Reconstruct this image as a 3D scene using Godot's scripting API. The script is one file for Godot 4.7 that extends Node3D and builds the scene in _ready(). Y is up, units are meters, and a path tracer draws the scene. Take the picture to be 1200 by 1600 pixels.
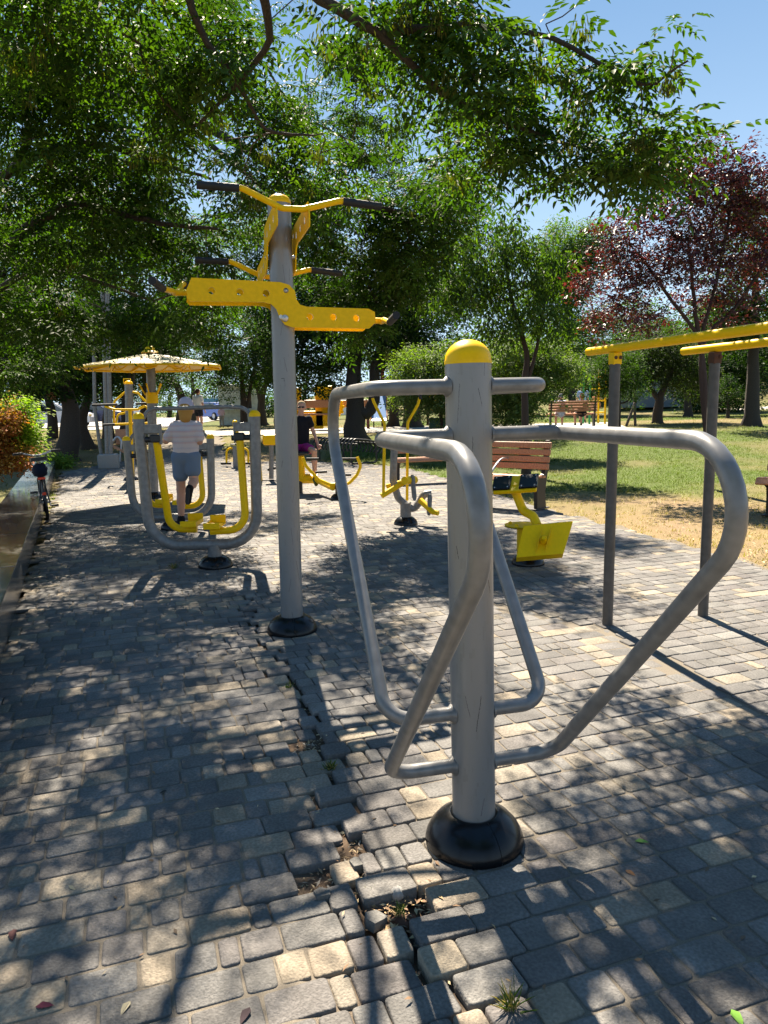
extends Node3D
# An outdoor gym on a block-paved path in a park, under overhanging ash trees, at noon in summer.

const EYE := 1.5
const PITCH := 8.2
const ROLL := -1.25
const FOCAL := 1155.0          # of the 1200 x 1600 photograph, in its pixels
const SUN_EL := 50.0
const SUN_AZ := 10.5           # degrees left of straight ahead

var view: Basis
var rng := RandomNumberGenerator.new()
var M := {}
var used := {}

# ------------------------------------------------------------------ mesh builder
class B:
	var v := PackedVector3Array()
	var n := PackedVector3Array()
	var c := PackedColorArray()
	var uv := PackedVector2Array()
	var ix := PackedInt32Array()
	var col := Color(1, 1, 1)

	func vert(p: Vector3, nn: Vector3, t := Vector2.ZERO) -> int:
		v.append(p); n.append(nn); c.append(col); uv.append(t)
		return v.size() - 1

	func tri(a: int, b: int, d: int) -> void:
		var x := (v[b] - v[a]).cross(v[d] - v[a])
		if x.dot(n[a] + n[b] + n[d]) > 0.0:
			ix.append(a); ix.append(d); ix.append(b)
		else:
			ix.append(a); ix.append(b); ix.append(d)

	func quad(a: int, b: int, d: int, e: int) -> void:
		tri(a, b, d); tri(a, d, e)

	func flat(pts: Array) -> void:      # one flat polygon (convex)
		var nn: Vector3 = (pts[2] - pts[0]).cross(pts[1] - pts[0]).normalized()
		var k := []
		for p in pts: k.append(vert(p, nn))
		for i in range(1, pts.size() - 1): tri(k[0], k[i], k[i + 1])

	func tube(pts: Array, r, sides := 10, cap := true, squash := 1.0) -> void:
		var m := pts.size()
		var ring := []
		var t0: Vector3 = (pts[1] - pts[0]).normalized()
		var up := Vector3.UP if absf(t0.y) < 0.9 else Vector3.RIGHT
		var x := up.cross(t0).normalized()
		var along := 0.0
		for i in m:
			var a: Vector3 = pts[maxi(i - 1, 0)]
			var b: Vector3 = pts[mini(i + 1, m - 1)]
			var t := (b - a).normalized()
			x = (x - t * x.dot(t)).normalized()
			var y := t.cross(x)
			var rr: float = r if not (r is Array or r is PackedFloat32Array) else r[i]
			if i > 0: along += pts[i].distance_to(pts[i - 1])
			var row := []
			for k in sides + 1:
				var q := TAU * k / sides
				var d := x * cos(q) + y * sin(q) * squash
				row.append(vert(pts[i] + d * rr, d.normalized(), Vector2(float(k) / sides, along)))
			ring.append(row)
			if i > 0:
				for k in sides: quad(ring[i - 1][k], ring[i - 1][k + 1], row[k + 1], row[k])
		if cap:
			for e in [0, m - 1]:
				var t: Vector3 = (pts[0] - pts[1]).normalized() if e == 0 else (pts[m - 1] - pts[m - 2]).normalized()
				var ce := vert(pts[e], t)
				var fan := []
				for k in sides + 1: fan.append(vert(v[ring[e][k]], t))
				for k in sides: tri(ce, fan[k], fan[k + 1])

	func rod(a: Vector3, b: Vector3, r: float, sides := 10) -> void:
		tube([a, b], r, sides)

	func box(t: Transform3D, s: Vector3, bev := 0.004) -> void:
		var h := s * 0.5
		bev = minf(bev, minf(h.x, minf(h.y, h.z)) * 0.9)
		var id := {}
		for sx in [-1, 1]:
			for sy in [-1, 1]:
				for sz in [-1, 1]:
					var k := Vector3(sx, sy, sz)
					for ax in 3:
						var p := Vector3(sx * (h.x - bev), sy * (h.y - bev), sz * (h.z - bev))
						p[ax] = k[ax] * h[ax]
						var nn := Vector3.ZERO
						nn[ax] = k[ax]
						id[[sx, sy, sz, ax]] = vert(t * p, (t.basis * nn).normalized(), Vector2(p.x + p.z, p.y))
		for ax in 3:
			for s0 in [-1, 1]:
				var q := []
				for e in [[-1, -1], [1, -1], [1, 1], [-1, 1]]:
					var k := [0, 0, 0]
					k[ax] = s0; k[(ax + 1) % 3] = e[0]; k[(ax + 2) % 3] = e[1]
					q.append(id[[k[0], k[1], k[2], ax]])
				quad(q[0], q[1], q[2], q[3])
		for ax in 3:
			var b1 := (ax + 1) % 3
			var b2 := (ax + 2) % 3
			for e in [[-1, -1], [1, -1], [1, 1], [-1, 1]]:
				var lo := [0, 0, 0]
				lo[ax] = -1; lo[b1] = e[0]; lo[b2] = e[1]
				var hi := lo.duplicate()
				hi[ax] = 1
				quad(id[lo + [b1]], id[hi + [b1]], id[hi + [b2]], id[lo + [b2]])
		for sx in [-1, 1]:
			for sy in [-1, 1]:
				for sz in [-1, 1]:
					tri(id[[sx, sy, sz, 0]], id[[sx, sy, sz, 1]], id[[sx, sy, sz, 2]])

	func lathe(prof: Array, t: Transform3D, sides := 20, a0 := 0.0, a1 := TAU) -> void:   # prof: Vector2(radius, height), smooth
		var m := prof.size()
		var prev := []
		for i in m:
			var d: Vector2 = prof[mini(i + 1, m - 1)] - prof[maxi(i - 1, 0)]
			var nn := Vector2(d.y, -d.x).normalized()
			var row := []
			for k in sides + 1:
				var q := a0 + (a1 - a0) * k / sides
				var e := Vector3(cos(q), 0, sin(q))
				row.append(vert(t * (e * prof[i].x + Vector3.UP * prof[i].y), (t.basis * (e * nn.x + Vector3.UP * nn.y)).normalized(), Vector2(float(k) / sides, prof[i].y)))
			if i > 0:
				for k in sides: quad(prev[k], prev[k + 1], row[k + 1], row[k])
			prev = row

	func prism(poly: PackedVector2Array, depth: float, t: Transform3D) -> void:   # in the xy plane, depth along z, centred
		var k := Geometry2D.triangulate_polygon(poly)
		for s in [-0.5, 0.5]:
			var id := []
			for p in poly: id.append(vert(t * Vector3(p.x, p.y, depth * s), (t.basis * Vector3(0, 0, s)).normalized()))
			for i in range(0, k.size(), 3): tri(id[k[i]], id[k[i + 1]], id[k[i + 2]])
		var turn := -1.0 if Geometry2D.is_polygon_clockwise(poly) else 1.0
		for i in poly.size():
			var a := poly[i]
			var b := poly[(i + 1) % poly.size()]
			var nn := (t.basis * (Vector3(b.y - a.y, a.x - b.x, 0) * turn)).normalized()
			quad(vert(t * Vector3(a.x, a.y, -depth * 0.5), nn), vert(t * Vector3(b.x, b.y, -depth * 0.5), nn), vert(t * Vector3(b.x, b.y, depth * 0.5), nn), vert(t * Vector3(a.x, a.y, depth * 0.5), nn))

	func mesh() -> ArrayMesh:
		var a := []
		a.resize(Mesh.ARRAY_MAX)
		a[Mesh.ARRAY_VERTEX] = v; a[Mesh.ARRAY_NORMAL] = n; a[Mesh.ARRAY_COLOR] = c; a[Mesh.ARRAY_TEX_UV] = uv; a[Mesh.ARRAY_INDEX] = ix
		var m := ArrayMesh.new()
		m.add_surface_from_arrays(Mesh.PRIMITIVE_TRIANGLES, a)
		return m

# ------------------------------------------------------------------ naming and placing
func numbered(called: String) -> String:
	used[called] = used.get(called, -1) + 1
	return called if used[called] == 0 else "%s_%03d" % [called, used[called]]

func tag(o: Node, label := "", category := "", group := "", kind := "") -> Node:
	if label: o.set_meta("label", label)
	if category: o.set_meta("category", category)
	if group: o.set_meta("group", group)
	if kind: o.set_meta("kind", kind)
	return o

func thing(called: String, label: String, category: String, where := Vector3.ZERO, turn := 0.0, group := "") -> Node3D:
	var o := Node3D.new()
	o.name = numbered(called)
	add_child(o)
	o.position = where
	o.rotation.y = turn
	tag(o, label, category, group)
	return o

func part(b: B, called: String, m: Material, parent: Node = self) -> MeshInstance3D:
	return place(b.mesh(), called, m, parent)

func place(mesh: Mesh, called: String, m: Material, parent: Node = self, t := Transform3D()) -> MeshInstance3D:
	var o := MeshInstance3D.new()
	o.mesh = mesh
	o.material_override = m
	o.name = numbered(called) if parent == self else called
	parent.add_child(o, true)
	o.transform = t
	return o

func structure(o: Node) -> Node:
	o.set_meta("kind", "structure")
	return o

func xf(p: Vector3, turn := 0.0, pitch := 0.0, roll := 0.0) -> Transform3D:
	return Transform3D(Basis.from_euler(Vector3(pitch, turn, roll)), p)

# ------------------------------------------------------------------ photograph pixels to places
func ray(x: float, y: float) -> Vector3:
	return view * Vector3((x - 600.0) / FOCAL, (800.0 - y) / FOCAL, -1.0)

func G(x: float, y: float, h := 0.0) -> Vector3:      # where the ray meets the level y = h
	var d := ray(x, y)
	return Vector3(0, EYE, 0) + d * ((h - EYE) / d.y)

func A(x: float, y: float, z: float) -> Vector3:      # the point of the ray z metres ahead
	var d := ray(x, y)
	return Vector3(0, EYE, 0) + d * (z / -d.z)

func terrain(x: float, z: float) -> float:
	var d := -z
	var h := 0.6 * smoothstep(14.0, 29.0, d)
	var hill := smoothstep(2.0, 40.0, x - 8.0 + (d - 45.0) * 0.25) * smoothstep(38.0, 75.0, d) * 9.0
	var bank := 0.45 * smoothstep(0.4, 3.0, -x - 4.7 - (d - 10.3) * 0.41 - 0.8) * smoothstep(12.0, 20.0, d) * (1.0 - smoothstep(30.0, 45.0, d))
	return h + hill + bank

func GT(x: float, y: float) -> Vector3:               # where the ray meets the terrain
	var p := G(x, y)
	for i in 12:
		var h := terrain(p.x, p.z)
		p = G(x, y, minf(h, 1.42))
	return p

# ------------------------------------------------------------------ path helpers
func fillet(P: Array, R, steps := 6) -> Array:
	var out := [P[0]]
	for i in range(1, P.size() - 1):
		var d0: Vector3 = P[i - 1] - P[i]
		var d1: Vector3 = P[i + 1] - P[i]
		var l0 := d0.length()
		var l1 := d1.length()
		d0 /= l0; d1 /= l1
		var an := acos(clampf(d0.dot(d1), -1, 1))
		var want: float = R[i] if R is Array else R
		if want <= 0.0 or an > 3.1:
			out.append(P[i]); continue
		var t := minf(want / tan(an / 2), minf(l0, l1) * 0.49)
		var r := t * tan(an / 2)
		var c: Vector3 = P[i] + (d0 + d1).normalized() * (r / sin(an / 2))
		var p0: Vector3 = P[i] + d0 * t - c
		var p1: Vector3 = P[i] + d1 * t - c
		var w := acos(clampf(p0.dot(p1) / (r * r), -1, 1))
		for k in steps + 1:
			var s := float(k) / steps
			out.append(c + (p0 * sin((1 - s) * w) + p1 * sin(s * w)) / sin(w))
	out.append(P[P.size() - 1])
	return out

func rnd(a: float, b: float) -> float:
	return rng.randf_range(a, b)

# ------------------------------------------------------------------ materials
func lin(r: float, g: float, b: float) -> Color:
	return Color(r, g, b).linear_to_srgb()

func noise_tex(size: int, freq: float, lo: float, hi: float, octaves := 4, normal := false, seed_ := 1) -> NoiseTexture2D:
	var f := FastNoiseLite.new()
	f.noise_type = FastNoiseLite.TYPE_SIMPLEX_SMOOTH
	f.frequency = freq
	f.fractal_octaves = octaves
	f.seed = seed_
	var t := NoiseTexture2D.new()
	t.width = size; t.height = size
	t.seamless = true
	t.noise = f
	if normal:
		t.as_normal_map = true
		t.bump_strength = lo
	else:
		var g := Gradient.new()
		g.set_color(0, Color(lo, lo, lo)); g.set_color(1, Color(hi, hi, hi))
		t.color_ramp = g
	return t

func mat(c: Color, rough := 0.6, metal := 0.0, spec := 0.5) -> StandardMaterial3D:
	var m := StandardMaterial3D.new()
	m.albedo_color = c
	m.roughness = rough
	m.metallic = metal
	m.metallic_specular = spec
	return m

func worn(m: StandardMaterial3D, tex: Texture2D, scale: float, world := false) -> StandardMaterial3D:
	m.albedo_texture = tex
	m.uv1_triplanar = true
	m.uv1_world_triplanar = world
	m.uv1_scale = Vector3.ONE * scale
	return m

func make_materials() -> void:
	var soft := noise_tex(512, 0.014, 0.76, 1.0, 6, false, 3)
	var grit := noise_tex(512, 0.09, 0.72, 1.0, 4, false, 5)
	var bumps := noise_tex(512, 0.12, 2.5, 0, 4, true, 7)
	M.grey = worn(mat(lin(0.23, 0.228, 0.225), 0.36, 0.15, 0.45), soft, 2.2)
	M.grey.clearcoat_enabled = true; M.grey.clearcoat = 0.12; M.grey.clearcoat_roughness = 0.25
	M.grey_dark = worn(mat(lin(0.09, 0.084, 0.078), 0.45, 0.1), soft, 2.0)
	M.yellow = worn(mat(lin(0.90, 0.54, 0.003), 0.38, 0.0, 0.28), noise_tex(512, 0.02, 0.93, 1.0, 5, false, 4), 2.5)
	M.black = mat(lin(0.012, 0.012, 0.014), 0.45)
	M.boot = worn(mat(lin(0.006, 0.0065, 0.008), 0.24, 0.0, 0.38), soft, 4.0)
	M.rubber = worn(mat(lin(0.014, 0.014, 0.016), 0.7), grit, 6.0)
	M.bolt = mat(lin(0.55, 0.53, 0.5), 0.35, 0.8)
	M.steel = mat(lin(0.45, 0.45, 0.46), 0.35, 0.5)
	M.rust = worn(mat(lin(0.10, 0.04, 0.02), 0.8), grit, 10.0)
	M.plank = worn(mat(lin(0.70, 0.31, 0.145), 0.5), noise_tex(512, 0.03, 0.6, 1.0, 5, false, 21), 3.0)
	M.iron = worn(mat(lin(0.025, 0.016, 0.012), 0.5), soft, 3.0)
	M.bark = worn(mat(lin(0.09, 0.07, 0.055), 0.95), noise_tex(512, 0.05, 0.45, 1.0, 5, false, 11), 1.6)
	M.bark.normal_enabled = true; M.bark.normal_texture = bumps; M.bark.normal_scale = 1.2
	M.twig = worn(mat(lin(0.11, 0.085, 0.065), 0.9), grit, 5.0)
	M.bark_plum = worn(mat(lin(0.055, 0.035, 0.03), 0.9), grit, 3.0)
	M.leaf = leaf_material(Color(0.88, 1.0, 0.34), 0.62)
	M.leaf_red = leaf_material(Color(0.80, 0.36, 0.34), 0.38)
	M.paver = mat(Color.WHITE, 0.85, 0.0, 0.35)
	M.paver.vertex_color_use_as_albedo = true
	worn(M.paver, noise_tex(1024, 0.05, 0.72, 1.0, 6, false, 31), 1.3, true)
	M.paver.normal_enabled = true
	M.paver.normal_texture = noise_tex(512, 0.16, 2.2, 0, 4, true, 33)
	M.paver.normal_scale = 0.8
	M.paver.detail_enabled = true
	M.paver.detail_blend_mode = BaseMaterial3D.BLEND_MODE_MUL
	M.paver.detail_uv_layer = BaseMaterial3D.DETAIL_UV_2
	M.paver.detail_albedo = noise_tex(1024, 0.012, 0.76, 1.0, 6, false, 35)
	M.paver.uv2_triplanar = true
	M.paver.uv2_world_triplanar = true
	M.paver.uv2_scale = Vector3.ONE * 0.33
	M.sand = mat(Color.WHITE, 0.95, 0.0, 0.2)
	M.sand.vertex_color_use_as_albedo = true
	worn(M.sand, noise_tex(1024, 0.14, 0.55, 1.0, 5, false, 41), 2.0, true)
	M.ground = mat(Color.WHITE, 0.97, 0.0, 0.2)
	M.ground.vertex_color_use_as_albedo = true
	worn(M.ground, noise_tex(1024, 0.08, 0.5, 1.0, 6, false, 43), 0.7, true)
	M.blade = mat(Color.WHITE, 0.75, 0.0, 0.3)
	M.blade.vertex_color_use_as_albedo = true
	M.blade.backlight_enabled = true; M.blade.backlight = Color(0.7, 0.75, 0.3)
	M.litter = mat(Color.WHITE, 0.9)
	M.litter.vertex_color_use_as_albedo = true
	M.granite = worn(mat(lin(0.11, 0.11, 0.105), 0.15, 0.0, 0.5), noise_tex(1024, 0.3, 0.55, 1.0, 3, false, 51), 2.0, true)
	M.granite_side = worn(mat(lin(0.13, 0.13, 0.13), 0.22, 0.0, 0.5), noise_tex(512, 0.3, 0.6, 1.0, 3, false, 52), 2.0, true)
	M.concrete = worn(mat(lin(0.34, 0.33, 0.31), 0.9), grit, 1.5, true)
	M.canopy_white = mat(lin(0.46, 0.36, 0.13), 0.5)
	M.canopy_white.backlight_enabled = true; M.canopy_white.backlight = Color(0.55, 0.48, 0.28)
	M.skin = mat(lin(0.46, 0.25, 0.17), 0.55); M.skin.subsurf_scatter_enabled = true; M.skin.subsurf_scatter_strength = 0.1
	M.vertex = mat(Color.WHITE, 0.7); M.vertex.vertex_color_use_as_albedo = true

func leaf_material(back: Color, rough: float) -> StandardMaterial3D:
	var m := mat(Color.WHITE, rough, 0.0, 0.24)
	m.vertex_color_use_as_albedo = true
	m.backlight_enabled = true
	m.backlight = back
	m.cull_mode = BaseMaterial3D.CULL_DISABLED
	return m

func cloth(r: float, g: float, b: float) -> StandardMaterial3D:
	var m := mat(lin(r, g, b), 0.9, 0.0, 0.2)
	m.rim_enabled = true; m.rim = 0.3
	return m

# ------------------------------------------------------------------ paving
const ROW := 0.1195
var row_dir := Vector2(0.945, -0.327)      # x, z along a row of blocks
var row_nor := Vector2(-0.327, -0.945)     # x, z across the rows, away from the camera
var paved := PackedVector2Array()
var fault := []                            # [across, along] of the broken joint
var fault_thin := []
var hole := Vector2()
var pits := []

func rowpos(p: Vector3) -> Vector2:        # (across, along)
	var q := Vector2(p.x, p.z)
	return Vector2(q.dot(row_nor), q.dot(row_dir))

func from_row(s: float, t: float) -> Vector2:
	return row_nor * s + row_dir * t

func along_at(line: Array, s: float):
	for i in line.size() - 1:
		var a: Vector2 = line[i]
		var b: Vector2 = line[i + 1]
		if (s >= a.x and s <= b.x) or (s <= a.x and s >= b.x):
			return lerpf(a.y, b.y, (s - a.x) / (b.x - a.x))
	return null

func outline() -> void:
	for e in [[1700, 1210], [1420, 968], [1200, 890], [1000, 832], [860, 798], [700, 748], [640, 733], [600, 727], [560, 723], [440, 721], [352, 722]]:
		var p := GT(e[0], e[1]); paved.append(Vector2(p.x, p.z))
	for e in [[346, 692], [341, 668], [322, 668], [285, 692], [214, 719], [100, 737]]:
		var p := GT(e[0], e[1]); paved.append(Vector2(p.x, p.z))
	for e in [[20, 975]]:
		var p := G(e[0], e[1]); paved.append(Vector2(p.x, p.z))
	var w := (G(20, 975) - G(88, 738)).normalized()
	var q := G(20, 975) + w * 4.6
	paved.append(Vector2(q.x, q.z))
	paved.append(Vector2(q.x, 1.5))
	paved.append(Vector2(4.5, 1.5))
	for e in [[705, 1600], [690, 1540], [650, 1440], [563, 1372], [548, 1300], [508, 1232], [520, 1180], [472, 1100], [425, 1030], [398, 965], [380, 930]]:
		fault.append(rowpos(G(e[0], e[1])))
	for e in [[1215, 1118], [1150, 1082], [1085, 1048], [1010, 1010], [950, 985], [885, 968], [800, 950], [700, 925]]:
		fault_thin.append(rowpos(G(e[0], e[1])))
	var h := G(648, 1408)
	hole = Vector2(h.x, h.z)

func block(b: B, len_: float, wid: float, deep: float, t: Transform3D, cr: float, bev: float, steps: int) -> void:
	# a paving block with rounded corners and a chamfered top edge; its top is at y = 0
	var ring := []
	for k in 4:
		var cx: float = (len_ / 2 - cr) * [1, -1, -1, 1][k]
		var cz: float = (wid / 2 - cr) * [1, 1, -1, -1][k]
		if steps > 1:
			cx += rnd(-0.0025, 0.0012) * signf(cx)
			cz += rnd(-0.0025, 0.0010) * signf(cz)
		for j in steps + 1:
			var q := PI / 2 * (k + float(j) / steps)
			ring.append([Vector2(cx, cz), Vector2(cos(q), sin(q))])
	var m := ring.size()
	var top := []
	var mid := []
	var low := []
	for e in ring:
		var d: Vector2 = e[1]
		var p: Vector2 = e[0] + d * (cr - bev)
		var o: Vector2 = e[0] + d * cr
		top.append(b.vert(t * Vector3(p.x, 0, p.y), (t.basis * Vector3(d.x * 0.10, 1, d.y * 0.10)).normalized()))
		var on := (t.basis * Vector3(d.x, 0.45, d.y)).normalized()
		mid.append(b.vert(t * Vector3(o.x, -bev * 0.75, o.y), on))
		low.append(b.vert(t * Vector3(o.x, -deep, o.y), (t.basis * Vector3(d.x, 0, d.y)).normalized()))
	var ce := b.vert(t * Vector3(0, 0.0004, 0), (t.basis * Vector3.UP))
	for k in m:
		var k2 := (k + 1) % m
		b.tri(ce, top[k], top[k2])
		b.quad(top[k], top[k2], mid[k2], mid[k])
		b.quad(mid[k], mid[k2], low[k2], low[k])

func build_paving() -> void:
	outline()
	rng.seed = 4
	var tones := [Color(0.208, 0.200, 0.190), Color(0.238, 0.228, 0.216), Color(0.265, 0.252, 0.236), Color(0.220, 0.206, 0.195), Color(0.41, 0.345, 0.260), Color(0.345, 0.305, 0.245)]
	var lens := [0.062, 0.09, 0.12, 0.18]
	var list := []
	var patch := FastNoiseLite.new()
	patch.frequency = 0.35
	var s_max := 21.5
	var s := 0.25
	while s < s_max:
		# the stretch of this row that lies in the paved outline and in reach of the view
		var t := -11.0 + rnd(0, 0.2)
		var fl = along_at(fault, s)
		var ft = along_at(fault_thin, s)
		while t < 7.0:
			var k := rng.randf()
			var L: float = lens[0] if k < 0.10 else lens[1] if k < 0.38 else lens[2] if k < 0.62 else lens[3]
			var mid := t + L / 2
			t += L
			var tone_roll := rng.randf()
			var h1 := rng.randf()
			var h2 := rnd(-1, 1)
			var h3 := rnd(-1, 1)
			var h4 := rnd(-1, 1)
			var p := from_row(s, mid)
			var d := -p.y
			if d < 0.9 or d > 21.0 or p.x < -0.64 * d - 0.8 or p.x > 0.62 * d + 0.8: continue
			if not Geometry2D.is_point_in_polygon(p, paved): continue
			var y := terrain(p.x, p.y) + h2 * 0.0018
			var tilt := Vector2(h3, h4) * 0.006
			var shift := 0.0
			if fl != null:
				var a: float = mid - fl
				if absf(a) < 0.4:
					shift = signf(a) * 0.007 * (1.0 - absf(a) / 0.4)
					if a < 0:
						y -= 0.002 + 0.020 * h1 * (1.0 + a / 0.4)
						tilt += Vector2(h4, h3) * 0.055 * (1.0 + a / 0.4)
					else:
						y += 0.004 * (1.0 - a / 0.4)
			if ft != null and absf(mid - ft) < 0.3:
				var a: float = mid - ft
				shift = signf(a) * 0.006 * (1.0 - absf(a) / 0.3)
				y += 0.006 * (1.0 - absf(a) / 0.3) * signf(a)
			var off := p - hole
			var ha := off.dot(row_dir)
			var hb := off.dot(row_nor)
			if absf(ha) < 0.125 and absf(hb) < 0.085: continue
			if fl != null and d < 3.2 and mid - fl < 0.02 and mid - fl > -0.16 and h1 > 0.62 and L < 0.13:
				pits.append(p)
				continue
			p += row_dir * shift
			var tone := 4 if tone_roll < 0.11 else 5 if tone_roll < 0.2 else int(h1 * 3.99)
			list.append([p.length_squared(), Vector3(p.x, y, p.y), tilt, lens.find(L), tone, d])
		s += ROW
	list.sort_custom(func(a, b): return a[0] < b[0])
	var turn := atan2(-row_dir.y, row_dir.x)
	# nearest 300 in the frame as blocks of their own
	var shapes := {}
	var floor_ := tag(Node3D.new(), "", "", "", "structure")
	floor_.name = "block_pavement"
	add_child(floor_)
	var rest := B.new()
	var singles := 0
	for e in list:
		var w: Vector3 = e[1]
		var t := Transform3D(Basis.from_euler(Vector3(e[2].x, turn, e[2].y)), w)
		var c := view.inverse() * (w - Vector3(0, EYE, 0))
		var inside := absf(c.x / -c.z) < 0.53 and c.y / -c.z > -0.70
		if singles < 300 and inside and c.z < -0.5:
			var key := [e[3], e[4], singles % 4]
			if not shapes.has(key):
				var b := B.new()
				b.col = tones[e[4]]
				b.col = b.col * [1.0, 0.88, 1.08, 0.95][singles % 4]
				block(b, lens[e[3]] - rnd(0.0055, 0.008), ROW - rnd(0.005, 0.0075), 0.055, Transform3D(), rnd(0.012, 0.016), rnd(0.005, 0.0065), 3)
				shapes[key] = b.mesh()
			place(shapes[key], "paving_block", M.paver, floor_, t)
			singles += 1
		else:
			var f := 0.88 + 0.22 * fposmod(w.x * 57.3 + w.z * 91.7, 1.0)
			rest.col = Color(tones[e[4]].r * f, tones[e[4]].g * f, tones[e[4]].b * f)
			var far: bool = e[5] > 7.0
			block(rest, lens[e[3]] - 0.006, ROW - 0.006, 0.025, t, 0.012, 0.005, 1 if far else 2)
	tag(part(rest, "paving_block_field", M.paver, floor_), "", "", "", "stuff")
	# bed of sand and soil under the blocks, sunken in the broken spot
	var xs := []
	var zs := []
	var g := -12.0
	while g < 6.0:
		xs.append(g); g += 0.03 if absf(g - hole.x) < 0.3 else 0.25
	g = 1.5
	while g > -31.0:
		zs.append(g); g -= 0.03 if absf(g - hole.y) < 0.3 else 0.25
	var nz := FastNoiseLite.new()
	nz.frequency = 6.0
	var bed := B.new()
	var id := {}
	for i in xs.size():
		for j in zs.size():
			var p := Vector2(xs[i], zs[j])
			var dip := 0.042 * (1.0 - smoothstep(0.07, 0.17, (p - hole).length())) * (0.75 + 0.5 * nz.get_noise_2d(p.x * 3, p.y * 3))
			var q := Vector2(p.dot(row_nor), p.dot(row_dir))
			var near := 1.0
			var fl = along_at(fault, q.x)
			if fl != null: near = smoothstep(0.12, 0.30, absf(q.y - fl))
			var edge := 0.55 + 0.35 * nz.get_noise_2d(p.x * 2.3 + 40.0, p.y * 2.3)
			var soil := near < edge or (p - hole).length() < 0.13 + 0.07 * edge
			bed.col = Color(0.15, 0.108, 0.075) if soil else Color(0.27, 0.235, 0.185)
			var y := terrain(p.x, p.y) - 0.0052 - dip - 0.03 * (1.0 - near)
			if -p.y > 20.7: y += 0.008
			id[[i, j]] = bed.vert(Vector3(p.x, y, p.y), Vector3.UP)
	for i in xs.size() - 1:
		for j in zs.size() - 1:
			var p := Vector2((xs[i] + xs[i + 1]) / 2, (zs[j] + zs[j + 1]) / 2)
			if Geometry2D.is_point_in_polygon(p, paved):
				bed.quad(id[[i, j]], id[[i + 1, j]], id[[i + 1, j + 1]], id[[i, j + 1]])
	part(bed, "sand_bed", M.sand, floor_)

# ------------------------------------------------------------------ lawn and ground
var tint := FastNoiseLite.new()
var tint2 := FastNoiseLite.new()

func lawn_color(x: float, z: float) -> Color:
	var d := -z
	var a := tint.get_noise_2d(x, z) * 0.5 + 0.5
	var b := tint2.get_noise_2d(x, z) * 0.5 + 0.5
	var green := Color(0.120, 0.160, 0.042)
	var straw := Color(0.34, 0.25, 0.125)
	var soil := Color(0.34, 0.245, 0.155)
	var dry := 0.5
	if x > -1.5:
		dry = 1.0 - smoothstep(9.5, 13.5, d - (x - 4.0) * 0.12)
		dry = maxf(dry, 0.6 * smoothstep(24.0, 28.0, d) * (1.0 - smoothstep(30.0, 36.0, d)))
	else:
		dry = 0.55
	if d > 40.0: dry = 0.2
	dry = clampf(dry + (a - 0.5) * 1.3, 0, 1)
	var c := green.lerp(straw, dry)
	return c.lerp(soil, clampf((b - 0.42) * 3.0, 0, 0.9) * dry)

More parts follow.
